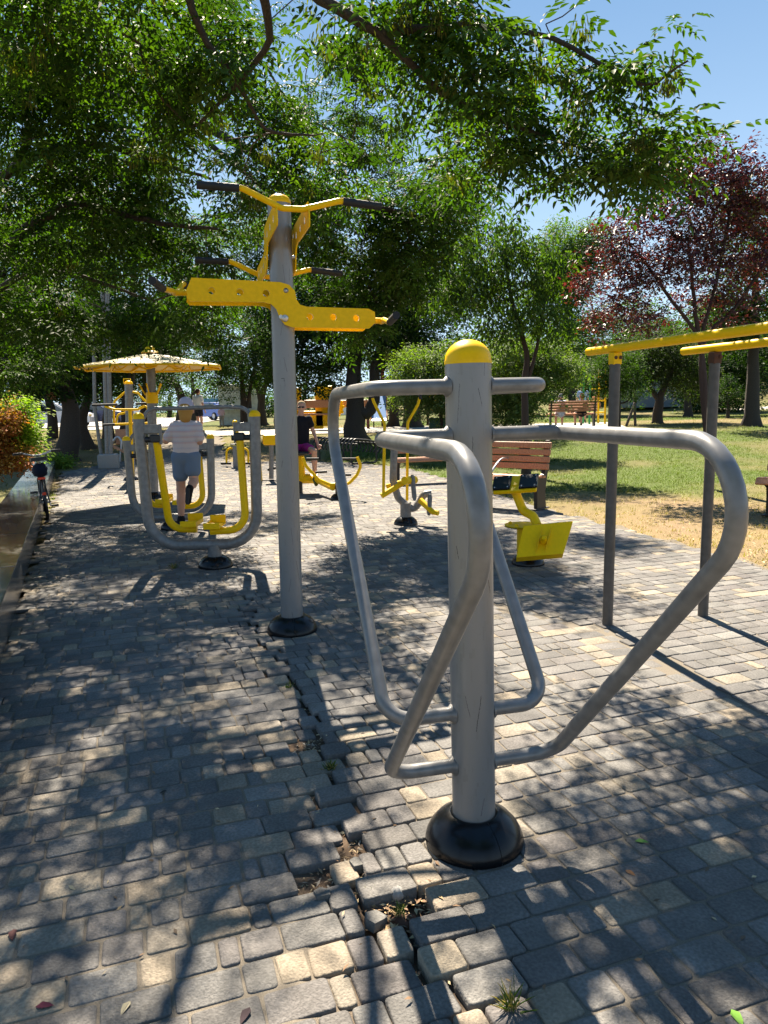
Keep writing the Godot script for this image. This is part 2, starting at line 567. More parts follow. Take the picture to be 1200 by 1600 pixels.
func build_ground() -> void:
	tint.frequency = 0.22; tint.seed = 8; tint.fractal_octaves = 4
	tint2.frequency = 0.5; tint2.seed = 18
	var xs := []
	var zs := []
	var g := -160.0
	while g <= 160.0:
		xs.append(g); g += 0.5 if g > -16 and g < 22 else 6.0
	g = 12.0
	while g >= -260.0:
		zs.append(g); g -= 0.5 if g > -36 else 5.0
	var b := B.new()
	var id := {}
	for i in xs.size():
		for j in zs.size():
			var p := Vector2(xs[i], zs[j])
			b.col = lawn_color(p.x, p.y)
			var y := terrain(p.x, p.y)
			var nx := terrain(p.x + 0.3, p.y) - terrain(p.x - 0.3, p.y)
			var ny := terrain(p.x, p.y + 0.3) - terrain(p.x, p.y - 0.3)
			var inside := Geometry2D.is_point_in_polygon(p, paved)
			id[[i, j]] = b.vert(Vector3(p.x, y - (0.12 if inside else 0.022), p.y), Vector3(-nx, 0.6, -ny).normalized())
	for i in xs.size() - 1:
		for j in zs.size() - 1:
			b.quad(id[[i, j]], id[[i + 1, j]], id[[i + 1, j + 1]], id[[i, j + 1]])
	structure(part(b, "ground", M.ground))
	# grass
	rng.seed = 12
	var cl := B.new()
	for k in 9:
		var q := rnd(0, TAU)
		var r := rnd(0, 0.05)
		var o := Vector3(cos(q) * r, -0.01, sin(q) * r)
		var hh := rnd(0.014, 0.038)
		var lean := Vector3(rnd(-0.03, 0.03), 0, rnd(-0.03, 0.03))
		var w := Vector3(cos(q + 1), 0, sin(q + 1)) * rnd(0.002, 0.0035)
		var f := rnd(0.8, 1.2)
		cl.col = Color(f, f, f)
		var nn := Vector3(0, 1, 0.3).normalized()
		var a0 := cl.vert(o - w, nn)
		var a1 := cl.vert(o + w, nn)
		var a2 := cl.vert(o + Vector3.UP * hh * 0.6 + lean * 0.4 + w * 0.7, nn)
		var a3 := cl.vert(o + Vector3.UP * hh * 0.6 + lean * 0.4 - w * 0.7, nn)
		var a4 := cl.vert(o + Vector3.UP * hh + lean, nn)
		cl.quad(a0, a1, a2, a3); cl.tri(a3, a2, a4)
	var spots := []
	var cols := PackedColorArray()
	var tries := 0
	while spots.size() < 34000 and tries < 200000:
		tries += 1
		var d := 6.0 + 34.0 * pow(rng.randf(), 1.5)
		var x := d * rnd(-0.60, 0.58)
		var p := Vector2(x, -d)
		if Geometry2D.is_point_in_polygon(p, paved): continue
		if d < 11 and x < 0 and x > -4.9: continue
		var c := lawn_color(x, -d)
		var dens := clampf(0.22 + (c.g - c.r) * 8.0 + 0.4 * tint2.get_noise_2d(x * 3, d * 3), 0.08, 1.0)
		if rng.randf() > dens: continue
		var sc := rnd(0.7, 1.5) * (1.0 + d * 0.02)
		spots.append(Transform3D(Basis.from_euler(Vector3(rnd(-0.2, 0.2), rnd(0, TAU), rnd(-0.2, 0.2))).scaled(Vector3(sc, sc * rnd(0.6, 1.2), sc)), Vector3(x, terrain(x, -d) - 0.02, -d)))
		var f := rnd(0.8, 1.25)
		cols.append(Color(c.r * f, c.g * f * rnd(0.95, 1.15), c.b * f))
	scatter("lawn_grass", cl.mesh(), M.blade, spots, cols, self)
	tag(get_node("lawn_grass"), "patchy green and straw-coloured grass of the lawn", "grass", "", "stuff")

func scatter(called: String, mesh: Mesh, m: Material, spots: Array, cols: PackedColorArray, parent: Node) -> MultiMeshInstance3D:
	var mm := MultiMesh.new()
	mm.transform_format = MultiMesh.TRANSFORM_3D
	mm.use_colors = true
	mm.mesh = mesh
	mm.instance_count = spots.size()
	for i in spots.size():
		mm.set_instance_transform(i, spots[i])
		mm.set_instance_color(i, cols[i])
	var o := MultiMeshInstance3D.new()
	o.multimesh = mm
	o.material_override = m
	o.name = called
	parent.add_child(o, true)
	return o

func build_wall() -> void:
	var a := G(20, 975)
	var z := G(88, 738)
	var d := (z - a).normalized()
	var n := Vector3(d.z, 0, -d.x)            # away from the path, to the left
	if n.x > 0: n = -n
	var turn := atan2(-d.x, -d.z)
	a -= d * 3.0
	var len_ := a.distance_to(z)
	var w := thing("granite_ledge", "low ledge of polished dark granite slabs along the left edge of the path", "wall", a, turn)
	# local -z runs along the ledge, local -x away from the path
	var count := 10
	var step := len_ / count
	for i in count:
		var b := B.new()
		b.box(xf(Vector3(-0.235, 0.300, -step * (i + 0.5))), Vector3(0.49, 0.04, step - 0.009), 0.006)
		part(b, "top_slab", M.granite, w)
		var f := B.new()
		f.box(xf(Vector3(-0.02, 0.137, -step * (i + 0.5))), Vector3(0.03, 0.286, step - 0.005), 0.002)
		part(f, "face_slab", M.granite_side, w)
	var core := B.new()
	core.box(xf(Vector3(-0.25, 0.128, -len_ / 2)), Vector3(0.42, 0.30, len_ - 0.02), 0.002)
	part(core, "core", M.concrete, w)

func build_small_ground_things() -> void:
	rng.seed = 77
	# litter in the broken spot and along the joint
	var fl := B.new()
	var up := Vector3.UP
	var i0 := fl.vert(Vector3(-0.012, 0, 0), up)
	var i1 := fl.vert(Vector3(0, 0.002, 0.004), up)
	var i2 := fl.vert(Vector3(0.012, 0.001, 0), up)
	var i3 := fl.vert(Vector3(0, 0.002, -0.004), up)
	fl.quad(i0, i1, i2, i3)
	var spots := []
	var cols := PackedColorArray()
	for k in 560:
		var p: Vector2
		var y := 0.0
		if k < 200:
			var r := sqrt(rng.randf()) * 0.13
			var q := rnd(0, TAU)
			p = hole + Vector2(cos(q), sin(q)) * r
			y = -0.030 + rnd(0, 0.01)
		elif k < 470:
			var s: float = lerpf(fault[0].x, fault[7].x, rng.randf())
			var fa = along_at(fault, s)
			if fa == null: continue
			p = from_row(s, fa + rnd(-0.10, 0.04))
			y = -0.026 + rnd(-0.004, 0.006)
		else:
			var g := G(rnd(0, 1200), rnd(1000, 1600))
			p = Vector2(g.x, g.z)
			y = 0.003
		var sc := rnd(0.5, 1.5)
		spots.append(Transform3D(Basis.from_euler(Vector3(rnd(-0.5, 0.5), rnd(0, TAU), rnd(-0.5, 0.5))).scaled(Vector3.ONE * sc), Vector3(p.x, y, p.y)))
		var c := [Color(0.32, 0.22, 0.11), Color(0.18, 0.11, 0.06), Color(0.42, 0.33, 0.19), Color(0.10, 0.07, 0.045)][rng.randi() % 4] as Color
		cols.append(c)
	for pit in pits:
		for k in 46:
			var q: Vector2 = pit + row_dir * rnd(-0.06, 0.06) + row_nor * rnd(-0.055, 0.055)
			spots.append(Transform3D(Basis.from_euler(Vector3(rnd(-0.6, 0.6), rnd(0, TAU), rnd(-0.6, 0.6))).scaled(Vector3.ONE * rnd(0.4, 1.3)), Vector3(q.x, -0.029 + rnd(-0.004, 0.008), q.y)))
			cols.append([Color(0.20, 0.14, 0.085), Color(0.12, 0.08, 0.05), Color(0.36, 0.27, 0.15), Color(0.27, 0.235, 0.185)][rng.randi() % 4])
	for k in 700:
		var g := G(rnd(700, 1250), 760.0 + 140.0 * sqrt(rng.randf()))
		if Geometry2D.is_point_in_polygon(Vector2(g.x, g.z), paved): continue
		spots.append(Transform3D(Basis.from_euler(Vector3(rnd(-0.4, 0.4), rnd(0, TAU), rnd(-0.4, 0.4))).scaled(Vector3.ONE * rnd(1.0, 2.6)), Vector3(g.x, 0.0, g.z)))
		cols.append([Color(0.26, 0.17, 0.09), Color(0.16, 0.09, 0.05), Color(0.40, 0.31, 0.18)][rng.randi() % 3])
	tag(scatter("leaf_litter", fl.mesh(), M.litter, spots, cols, self), "brown crumbs of dry leaves in the broken paving and on the dry lawn", "litter", "", "stuff")
	# a pale stone in the hole
	var st := G(620, 1392)
	var b := B.new()
	lump(b, Vector3(st.x, -0.012, st.z), Vector3(0.022, 0.026, 0.018), 3)
	tag(part(b, "pebble", M.concrete), "pale chipped stone lying in the hole in the paving", "stone")
	var b2 := B.new()
	var st2 := G(600, 1425)
	lump(b2, Vector3(st2.x + 0.06, -0.038, st2.z), Vector3(0.04, 0.02, 0.035), 5)
	tag(part(b2, "broken_block", M.rust), "broken brown piece of block sunk in the hole beside the pale stone", "stone")
	# broken pieces of block lying loose in the gap
	for e in [[586, 1432, 0.3, "wedge-shaped grey chunk of block loose beside the hole"], [505, 1392, -0.5, "small grey chip of block in the joint left of the hole"], [560, 1345, 0.9, "flat grey splinter of block leaning in the broken joint"], [690, 1455, 0.1, "broken corner of a block at the lower end of the hole"]]:
		var p := G(e[0], e[1])
		var f := B.new()
		f.col = Color(0.23, 0.22, 0.205)
		var poly := PackedVector2Array()
		var q := 0.0
		while q < TAU - 0.5:
			poly.append(Vector2(cos(q), sin(q)) * rnd(0.022, 0.042)); q += rnd(0.8, 1.4)
		f.prism(poly, 0.03, Transform3D(Basis(Vector3.RIGHT, PI / 2 + rnd(-0.25, 0.25)) * Basis(Vector3.BACK, e[2]), Vector3.ZERO))
		var o := part(f, "block_fragment", M.paver)
		o.position = p + Vector3(0, -0.016, 0)
		o.rotation.z = rnd(-0.2, 0.2)
		tag(o, e[3], "block fragment", "broken pieces of paving block")
	# fallen leaves
	for e in [[20, 1462, "curled dark red leaf fallen on a sunlit pale block", 0.035, Color(0.05, 0.012, 0.014)], [70, 1573, "small purple leaf fallen on a block in bright sun", 0.03, Color(0.10, 0.012, 0.03)], [383, 1588, "dark crumpled leaf fallen beside a narrow grey block in the shade", 0.035, Color(0.02, 0.008, 0.012)], [196, 1576, "pale dry leaf fallen in a joint of the grey blocks", 0.03, Color(0.36, 0.31, 0.2)], [1003, 1316, "green leaf fallen in a joint on the sunny side of the post", 0.03, Color(0.14, 0.26, 0.05)], [1152, 1592, "fresh green leaf fallen on the blocks under the bar shadow", 0.035, Color(0.16, 0.34, 0.04)], [255, 1238, "tiny black leaf curl on a grey block", 0.02, Color(0.01, 0.008, 0.008)], [985, 1365, "brown leaf fallen in a sunlit joint", 0.025, Color(0.25, 0.12, 0.05)]]:
		var p := G(e[0], e[1])
		var lf := B.new()
		lf.col = e[4]
		leaf_shape(lf, Vector3(-e[3] * 0.8, 0.0015, 0), Vector3(1, 0.10, 0), Vector3(0, 1, 0.1), e[3] * 1.6, e[3] * 0.7)
		var o := part(lf, "fallen_leaf", M.litter)
		o.position = p
		o.rotation.y = rnd(0, TAU)
		tag(o, e[2], "leaf", "leaves fallen on the paving")
	# weeds in the joints
	for e in [[549, 1192, 30, 0.05, "green weed tuft growing from the broken joint below the bars"], [800, 1575, 24, 0.07, "dry grass tuft with green blades between blocks"], [530, 1398, 14, 0.03, "small weed sprouting at the left rim of the hole"], [565, 1435, 18, 0.035, "low weed sprouting at the lower rim of the hole"], [452, 1070, 16, 0.04, "weed tuft in the broken joint beside a sunlit block"], [272, 888, 22, 0.07, "weed clump growing in front of the walking trainer"], [430, 1045, 10, 0.03, "sparse weed in the dark end of the broken joint"]]:
		var w := G(e[0], e[1])
		var rp := rowpos(w)
		var fa = along_at(fault, rp.x)
		if fa != null and absf(rp.y - fa) < 0.35 and e[0] < 600:
			var q2 := from_row(rp.x, fa)
			w = Vector3(q2.x, -0.012, q2.y)
		var t := B.new()
		for k in e[2] * 2:
			var q := rnd(0, TAU)
			var dry := rng.randf() < 0.35
			t.col = Color(0.38, 0.3, 0.13) if dry else Color(0.09, 0.15, 0.03)
			leaf_shape(t, Vector3(rnd(-0.015, 0.015), 0, rnd(-0.015, 0.015)), Vector3(cos(q), rnd(0.5, 3.5), sin(q)).normalized(), Vector3(-cos(q), 1, -sin(q)), e[3] * rnd(0.5, 1.3), 0.0028)
		var o := part(t, "weed_tuft", M.blade)
		o.position = w - Vector3(0, 0.008, 0)
		tag(o, e[4], "weed", "weeds between the blocks")

func lump(b: B, c: Vector3, r: Vector3, seed_: int) -> void:
	var f := FastNoiseLite.new()
	f.seed = seed_; f.frequency = 1.1
	var rows := 7
	var sides := 10
	var id := []
	for i in rows + 1:
		var th := PI * i / rows
		var row := []
		for k in sides + 1:
			var ph := TAU * (k % sides) / sides
			var d := Vector3(sin(th) * cos(ph), cos(th), sin(th) * sin(ph))
			row.append(b.vert(c + d * r * (1.0 + 0.45 * f.get_noise_3dv(d * 1.6)), d))
		id.append(row)
		if i > 0:
			for k in sides: b.quad(id[i - 1][k], id[i - 1][k + 1], row[k + 1], row[k])

func leaf_shape(b: B, base: Vector3, dir: Vector3, nor: Vector3, len_: float, wid: float) -> void:
	dir = dir.normalized()
	var side := dir.cross(nor).normalized()
	nor = side.cross(dir).normalized()
	var m0 := b.vert(base, nor)
	var tip := b.vert(base + dir * len_ - nor * len_ * 0.10, nor)
	var l1 := b.vert(base + dir * len_ * 0.33 + side * wid * 0.5 + nor * wid * 0.16, (nor - side * 0.35).normalized())
	var l2 := b.vert(base + dir * len_ * 0.70 + side * wid * 0.34 + nor * wid * 0.08 - nor * len_ * 0.03, (nor - side * 0.3).normalized())
	var r1 := b.vert(base + dir * len_ * 0.33 - side * wid * 0.5 + nor * wid * 0.16, (nor + side * 0.35).normalized())
	var r2 := b.vert(base + dir * len_ * 0.70 - side * wid * 0.34 + nor * wid * 0.08 - nor * len_ * 0.03, (nor + side * 0.3).normalized())
	b.tri(m0, l1, l2); b.tri(m0, l2, tip); b.tri(m0, r1, r2); b.tri(m0, r2, tip)

# ------------------------------------------------------------------ gym equipment
func boot(parent: Node, at := Vector3.ZERO, s := 1.0) -> void:
	# two black half shells round the foot of a post
	for k in 2:
		var b := B.new()
		var q := 1.35 + PI * k
		var prof := [Vector2(0.168, 0.0), Vector2(0.170, 0.012), Vector2(0.165, 0.032), Vector2(0.152, 0.058), Vector2(0.130, 0.083), Vector2(0.102, 0.101), Vector2(0.085, 0.108), Vector2(0.077, 0.108), Vector2(0.074, 0.100)]
		b.lathe(prof, Transform3D(Basis.from_scale(Vector3.ONE * s), at), 22, q + 0.006, q + PI - 0.006)
		part(b, "boot_shell", M.boot, parent)

func dome(parent: Node, at: Vector3, r: float, h: float, m: Material, called := "dome_cap") -> void:
	var b := B.new()
	var prof := [Vector2(r * 1.015, -0.006), Vector2(r * 1.015, 0.004)]
	for k in 9:
		var q := PI / 2 * k / 8.0
		prof.append(Vector2(maxf(r * cos(q), 0.0005), 0.006 + h * sin(q)))
	b.lathe(prof, xf(at), 24)
	part(b, called, m, parent)

func bent(parent: Node, called: String, pts: Array, R, r: float, m: Material, sides := 12) -> MeshInstance3D:
	var b := B.new()
	b.tube(fillet(pts, R), r, sides)
	return part(b, called, m, parent)

func scuffed(seed_: int) -> StandardMaterial3D:
	# silver-grey paint with dark scuffs and scratches
	rng.seed = seed_
	var im := Image.create(512, 1024, false, Image.FORMAT_RGB8)
	im.fill(Color(0.97, 0.97, 0.97))
	for k in 900:
		var p := Vector2i(rng.randi() % 500, rng.randi() % 1000)
		var f := rnd(0.93, 0.985)
		im.fill_rect(Rect2i(p, Vector2i(2 + rng.randi() % 10, 2 + rng.randi() % 30)), Color(f, f, f * 0.99))
	for k in 44:
		var x := rnd(0, 512)
		var y := 1024.0 * pow(rng.randf(), 0.8)
		var a := rnd(-0.5, 0.5)
		var n := int(rnd(8, 60))
		var f := rnd(0.22, 0.7)
		for j in n:
			im.fill_rect(Rect2i(int(x) % 512, clampi(int(y), 0, 1020), 1 + rng.randi() % 2, 2), Color(f, f, f))
			x = fposmod(x + sin(a) * 1.4 + rnd(-0.4, 0.4), 511.0); y += cos(a) * 1.6
	for k in 5:
		for j in 26:
			im.fill_rect(Rect2i(330 + k * 5 + j / 3, 640 + k * 22 - j, 3, 2), Color(0.22, 0.22, 0.23))
	var m := mat(lin(0.225, 0.223, 0.22), 0.34, 0.15)
	m.clearcoat_enabled = true; m.clearcoat = 0.15; m.clearcoat_roughness = 0.25
	m.albedo_texture = ImageTexture.create_from_image(im)
	m.uv1_scale = Vector3(1, 0.6, 1)
	return m

func dip_station() -> void:
	var o := thing("dip_station", "grey steel post with four bent dip bars and a yellow domed top", "exercise station", G(741, 1312))
	o.basis = Basis(Vector3.BACK, deg_to_rad(0.45)) * Basis(Vector3.UP, deg_to_rad(13.0))
	var b := B.new()
	var line := []
	for k in 9: line.append(Vector3(0, 0.02 + 1.61 * k / 8.0, 0))
	b.tube(line, 0.0735, 40)
	part(b, "post", scuffed(5), o)
	dome(o, Vector3(0, 1.63, 0), 0.0735, 0.064, M.yellow)
	boot(o)
	for e in [[1, 1, 1.40, 0.285, 1.10, 0.16, 0.3], [-1, 1, 1.40, 0.285, 1.13, 0.16, 0.3], [-1, -1, 1.555, 0.47, 1.06, 0.15, 0.3], [1, -1, 1.555, 0.47, 1.06, 0.15, 0.265]]:
		var s: float = e[0]
		var d: float = e[1]
		var w: float = e[6]
		var P := [Vector3(s * 0.05, e[2], 0), Vector3(s * w, e[2], 0), Vector3(s * w, e[2], d * e[4]), Vector3(s * w, e[3], 0), Vector3(s * 0.05, e[3], 0)]
		var bar := B.new()
		bar.tube(fillet(P, [0, 0.07, e[5], 0.09, 0], 12), 0.024, 18)
		var h := part(bar, "dip_bar", M.grey, o)
		for y in [e[2], e[3]]:
			var wd := B.new()
			wd.tube([Vector3(s * 0.066, y, 0), Vector3(s * 0.076, y, 0), Vector3(s * 0.082, y, 0)], [0.038, 0.031, 0.0242], 18, false)
			part(wd, "weld", M.grey, h)

func handlebar(parent: Node, c: Vector3, along: Vector3, m: Material, u0 := 0.10, u1 := 0.055) -> void:
	# shallow V handlebar with black grips; along is the unit direction of its length
	var up := Vector3.UP
	var b := B.new()
	var P := [c - along * 0.50 + up * u0, c - along * 0.27 + up * u0 * 0.95, c - along * 0.06, c + along * 0.06, c + along * 0.27 + up * u1, c + along * 0.50 + up * u1 * 0.64]
	b.tube(fillet(P, 0.08), 0.0175, 12)
	var h := part(b, "handlebar", m, parent)
	for s in [-1, 1]:
		var g := B.new()
		var a: Vector3 = P[0] if s < 0 else P[5]
		var e: Vector3 = P[1] if s < 0 else P[4]
		var d := (a - e).normalized()
		var pts := []
		var rr := []
		for k in 15:
			pts.append(e.lerp(a, 0.08) + d * (0.2250 * k / 14.0))
			rr.append(0.0235 if k % 2 == 0 else 0.0215)
		g.tube(pts, rr, 12)
		part(g, "grip", M.rubber, h)

func rocker_plate(parent: Node, t: Transform3D) -> void:
	# Z-shaped steel plate with a row of holes in each arm
	var poly := PackedVector2Array([Vector2(-0.585, 0.055), Vector2(-0.59, 0.075), Vector2(-0.555, 0.15), Vector2(-0.02, 0.135), Vector2(0.035, 0.12), Vector2(0.07, 0.085), Vector2(0.08, 0.03), Vector2(0.10, 0.0), Vector2(0.14, -0.012), Vector2(0.545, -0.02), Vector2(0.585, -0.04), Vector2(0.59, -0.105), Vector2(0.545, -0.145), Vector2(0.05, -0.14), Vector2(0.0, -0.125), Vector2(-0.03, -0.085), Vector2(-0.05, -0.03), Vector2(-0.08, 0.0), Vector2(-0.13, 0.012), Vector2(-0.57, 0.01), Vector2(-0.59, 0.03)])
	var root := CSGPolygon3D.new()
	root.polygon = poly
	root.depth = 0.008
	root.material = M.yellow
	root.name = "rocker_plate"
	for e in [[-0.44, 0.075], [-0.27, 0.07], [-0.11, 0.065], [0.015, 0.085], [0.16, -0.075], [0.31, -0.075], [0.46, -0.08]]:
		var c := CSGCylinder3D.new()
		c.radius = 0.021 if e[0] < 0.0 or e[0] > 0.1 else 0.016
		c.height = 0.1
		c.sides = 18
		c.rotation.x = PI / 2
		c.position = Vector3(e[0], e[1], -0.004)
		c.operation = CSGShape3D.OPERATION_SUBTRACTION
		c.name = "hole"
		root.add_child(c, true)
	parent.add_child(root, true)
	root.transform = t

func lat_pull() -> void:
	var base := G(457, 985)
	var o := thing("pull_trainer", "tall grey post with two crossed yellow rocker arms and black-gripped handlebars", "exercise station", base)
	var top := A(436, 318, 4.86) - base
	var b := B.new()
	var line := []
	for k in 10: line.append(top * (0.008 + 0.992 * k / 9.0))
	b.tube(line, 0.0735, 36)
	part(b, "post", scuffed(9), o)
	dome(o, top, 0.074, 0.05, M.yellow)
	boot(o)
	# rocker across the view
	var c1 := top * (2.14 / top.y)
	for z in [0.094, -0.086]:
		rocker_plate(o, Transform3D(Basis(Vector3.UP, 0.26), c1) * xf(Vector3(0.0, 0, z)))
	# rocker along the view, near end up
	var c2 := top * (2.49 / top.y)
	for x in [0.094, -0.086]:
		rocker_plate(o, Transform3D(Basis(Vector3.UP, 0.26), c2) * xf(Vector3(x, 0, 0), PI / 2))
	var yaw := Basis(Vector3.UP, 0.26)
	handlebar(o, c2 + yaw * Vector3(0.0, 0.105, 0.56), yaw.x, M.yellow)
	handlebar(o, c2 + yaw * Vector3(0.0, -0.075, -0.56), yaw.x, M.yellow)
	handlebar(o, c1 + yaw * Vector3(-0.66, 0.075, 0), yaw.z.rotated(Vector3.UP, -0.22), M.yellow, 0.10, -0.02)
	handlebar(o, c1 + yaw * Vector3(0.66, -0.085, 0), yaw.z.rotated(Vector3.UP, -0.1), M.yellow, 0.04, -0.04)
	for e in [[-0.56, -0.67, 0.075], [0.56, 0.67, -0.085]]:
		var st := B.new()
		st.rod(c1 + yaw * Vector3(e[0], e[2], 0.0), c1 + yaw * Vector3(e[1], e[2], 0.0), 0.02, 10)
		st.rod(c1 + yaw * Vector3(e[0], e[2], -0.088), c1 + yaw * Vector3(e[0], e[2], 0.092), 0.018, 10)
		part(st, "stub", M.yellow, o)
	for e in [[c1 + yaw * Vector3(0.0, -0.085, 0.098), 0.022], [c1 + yaw * Vector3(0.015, 0.085, 0.075), 0.013]]:
		var k := B.new()
		k.lathe([Vector2(e[1], 0), Vector2(e[1], 0.006), Vector2(e[1] * 0.75, 0.012), Vector2(0.0005, 0.014)], Transform3D(yaw * Basis(Vector3.RIGHT, PI / 2), e[0]), 16)
		part(k, "bolt", M.bolt, o)
	var ax := B.new()
	ax.rod(c1 + Vector3(0.0, -0.075, -0.1), c1 + Vector3(0.0, -0.075, 0.1), 0.012)
	part(ax, "axle", M.bolt, o)
	ax = B.new()
	ax.rod(c2 + Vector3(-0.1, -0.05, 0), c2 + Vector3(0.1, -0.05, 0), 0.012)
	part(ax, "axle", M.bolt, o)

func parallel_bars() -> void:
	var p1 := G(949, 977)
	var p2 := G(1098, 962)
	var o := thing("parallel_bars", "two long yellow bars on slim dark grey posts beside the lawn", "exercise station", p1)
	var dir := Vector3(0.285, 0, 0.958)
	var q2 := p2 - p1
	var H := 1.83
	for e in [[Vector3.ZERO, Vector3(0.012, 0, 0)], [q2, Vector3(0.01, 0, 0)]]:
		var bar := B.new()
		var top: Vector3 = e[0] + e[1] + Vector3(0, H, 0)
		bar.tube([top - dir * 0.32, top - dir * 0.31, top + dir * 2.31, top + dir * 2.32], [0.024, 0.0275, 0.0275, 0.024], 18)
		part(bar, "bar", M.yellow, o)
		for f in [0.0, 2.0]:
			var foot: Vector3 = e[0] + dir * f
			var b := B.new()
			b.tube([foot + Vector3(0, -0.05, 0), foot + e[1] + Vector3(0, H - 0.10, 0)], 0.0345, 18)
			part(b, "post", M.grey_dark, o)
			var k := B.new()
			var turn := atan2(dir.x, dir.z)
			k.box(xf(foot + e[1] + Vector3(0, H - 0.065, 0), turn), Vector3(0.064, 0.078, 0.064), 0.006)
			var br := part(k, "bracket", M.yellow if e[0] == Vector3.ZERO else M.rust, o)
			for s in [-1, 1]:
				var bo := B.new()
				bo.lathe([Vector2(0.012, 0), Vector2(0.012, 0.006), Vector2(0.0005, 0.009)], Transform3D(Basis(Vector3.UP, turn) * Basis(Vector3.RIGHT, PI / 2), foot + e[1] + Vector3(0.016 * s, H - 0.06, 0) + dir * 0.032), 10)
				part(bo, "bolt", M.rust, br)

func air_walker(at: Vector3, turn: float, W: float, hT: float, hB: float, cx: float, label: String, r: float) -> Node3D:
	var o := thing("air_walker", label, "exercise station", at, turn, "walking trainers")
	boot(o, Vector3.ZERO, 0.98)
	var st := B.new()
	st.tube([Vector3(0, 0.05, 0), Vector3(0, hB, 0)], 0.066, 22)
	part(st, "stem", M.grey, o)
	bent(o, "frame", [Vector3(cx - W / 2, hT, 0), Vector3(cx - W / 2 + 0.03, hB, 0), Vector3(cx + W / 2 - 0.03, hB, 0), Vector3(cx + W / 2, hT, 0)], 0.30, r, M.grey, 20)
	for s in [-1, 1]:
		dome(o, Vector3(cx + s * W / 2, hT, 0), r * 1.04, r * 0.95, M.yellow)
	bent(o, "top_rail", [Vector3(cx - W / 2 + r * 0.5, hT - 0.02, -0.02), Vector3(cx - W / 2 + 0.09, hT + 0.09, -0.05), Vector3(cx - W / 2 + 0.25, hT + 0.085, -0.08), Vector3(cx + W / 2 - 0.25, hT + 0.09, -0.08), Vector3(cx + W / 2 - 0.09, hT + 0.075, -0.05), Vector3(cx + W / 2 - r * 0.5, hT - 0.02, -0.02)], 0.12, 0.020, M.grey)
	for s in [-1, 1]:
		var inner: float = cx + s * (W / 2 - 0.17)
		var br := B.new()
		br.box(xf(Vector3(cx + s * (W / 2 - r - 0.065), hT - 0.10, 0.0)), Vector3(0.155, 0.085, 0.06), 0.006)
		br.box(xf(Vector3(inner + s * -0.025, hT - 0.15, 0.0)), Vector3(0.012, 0.19, 0.07), 0.003)
		part(br, "bracket", M.grey, o)
		var hg := B.new()
		hg.rod(Vector3(inner - 0.055, hT - 0.20, 0), Vector3(inner + 0.12 * s + 0.0, hT - 0.20, 0), 0.028, 14)
		hg.box(xf(Vector3(inner + 0.02 * s, hT - 0.19, 0.01)), Vector3(0.095, 0.075, 0.08), 0.012)
		part(hg, "hinge", M.black, o)
		var swing := -0.10 if s < 0 else 0.06
		var low := hB + 0.145
		var P := [Vector3(inner + s * 0.02, hT - 0.17, 0.0), Vector3(inner + s * (0.05 if s > 0 else -0.03), low, swing), Vector3(cx + s * 0.08, low - 0.005, swing)]
		var leg := bent(o, "swing_leg", P, 0.20, 0.036, M.yellow, 16)
		var fp := B.new()
		var px: float = cx + s * 0.125
		fp.box(xf(Vector3(px, low + 0.045, swing)), Vector3(0.15, 0.016, 0.34), 0.004)
		fp.box(xf(Vector3(px, low + 0.072, swing + 0.165)), Vector3(0.15, 0.05, 0.012), 0.004)
		fp.box(xf(Vector3(px, low + 0.085, swing - 0.165)), Vector3(0.15, 0.085, 0.012), 0.004)
		fp.box(xf(Vector3(px - s * 0.068, low + 0.062, swing)), Vector3(0.012, 0.035, 0.34), 0.003)
		fp.box(xf(Vector3(px, low + 0.0, swing)), Vector3(0.09, 0.075, 0.05), 0.004)
		part(fp, "foot_plate", M.yellow, leg)
	return o

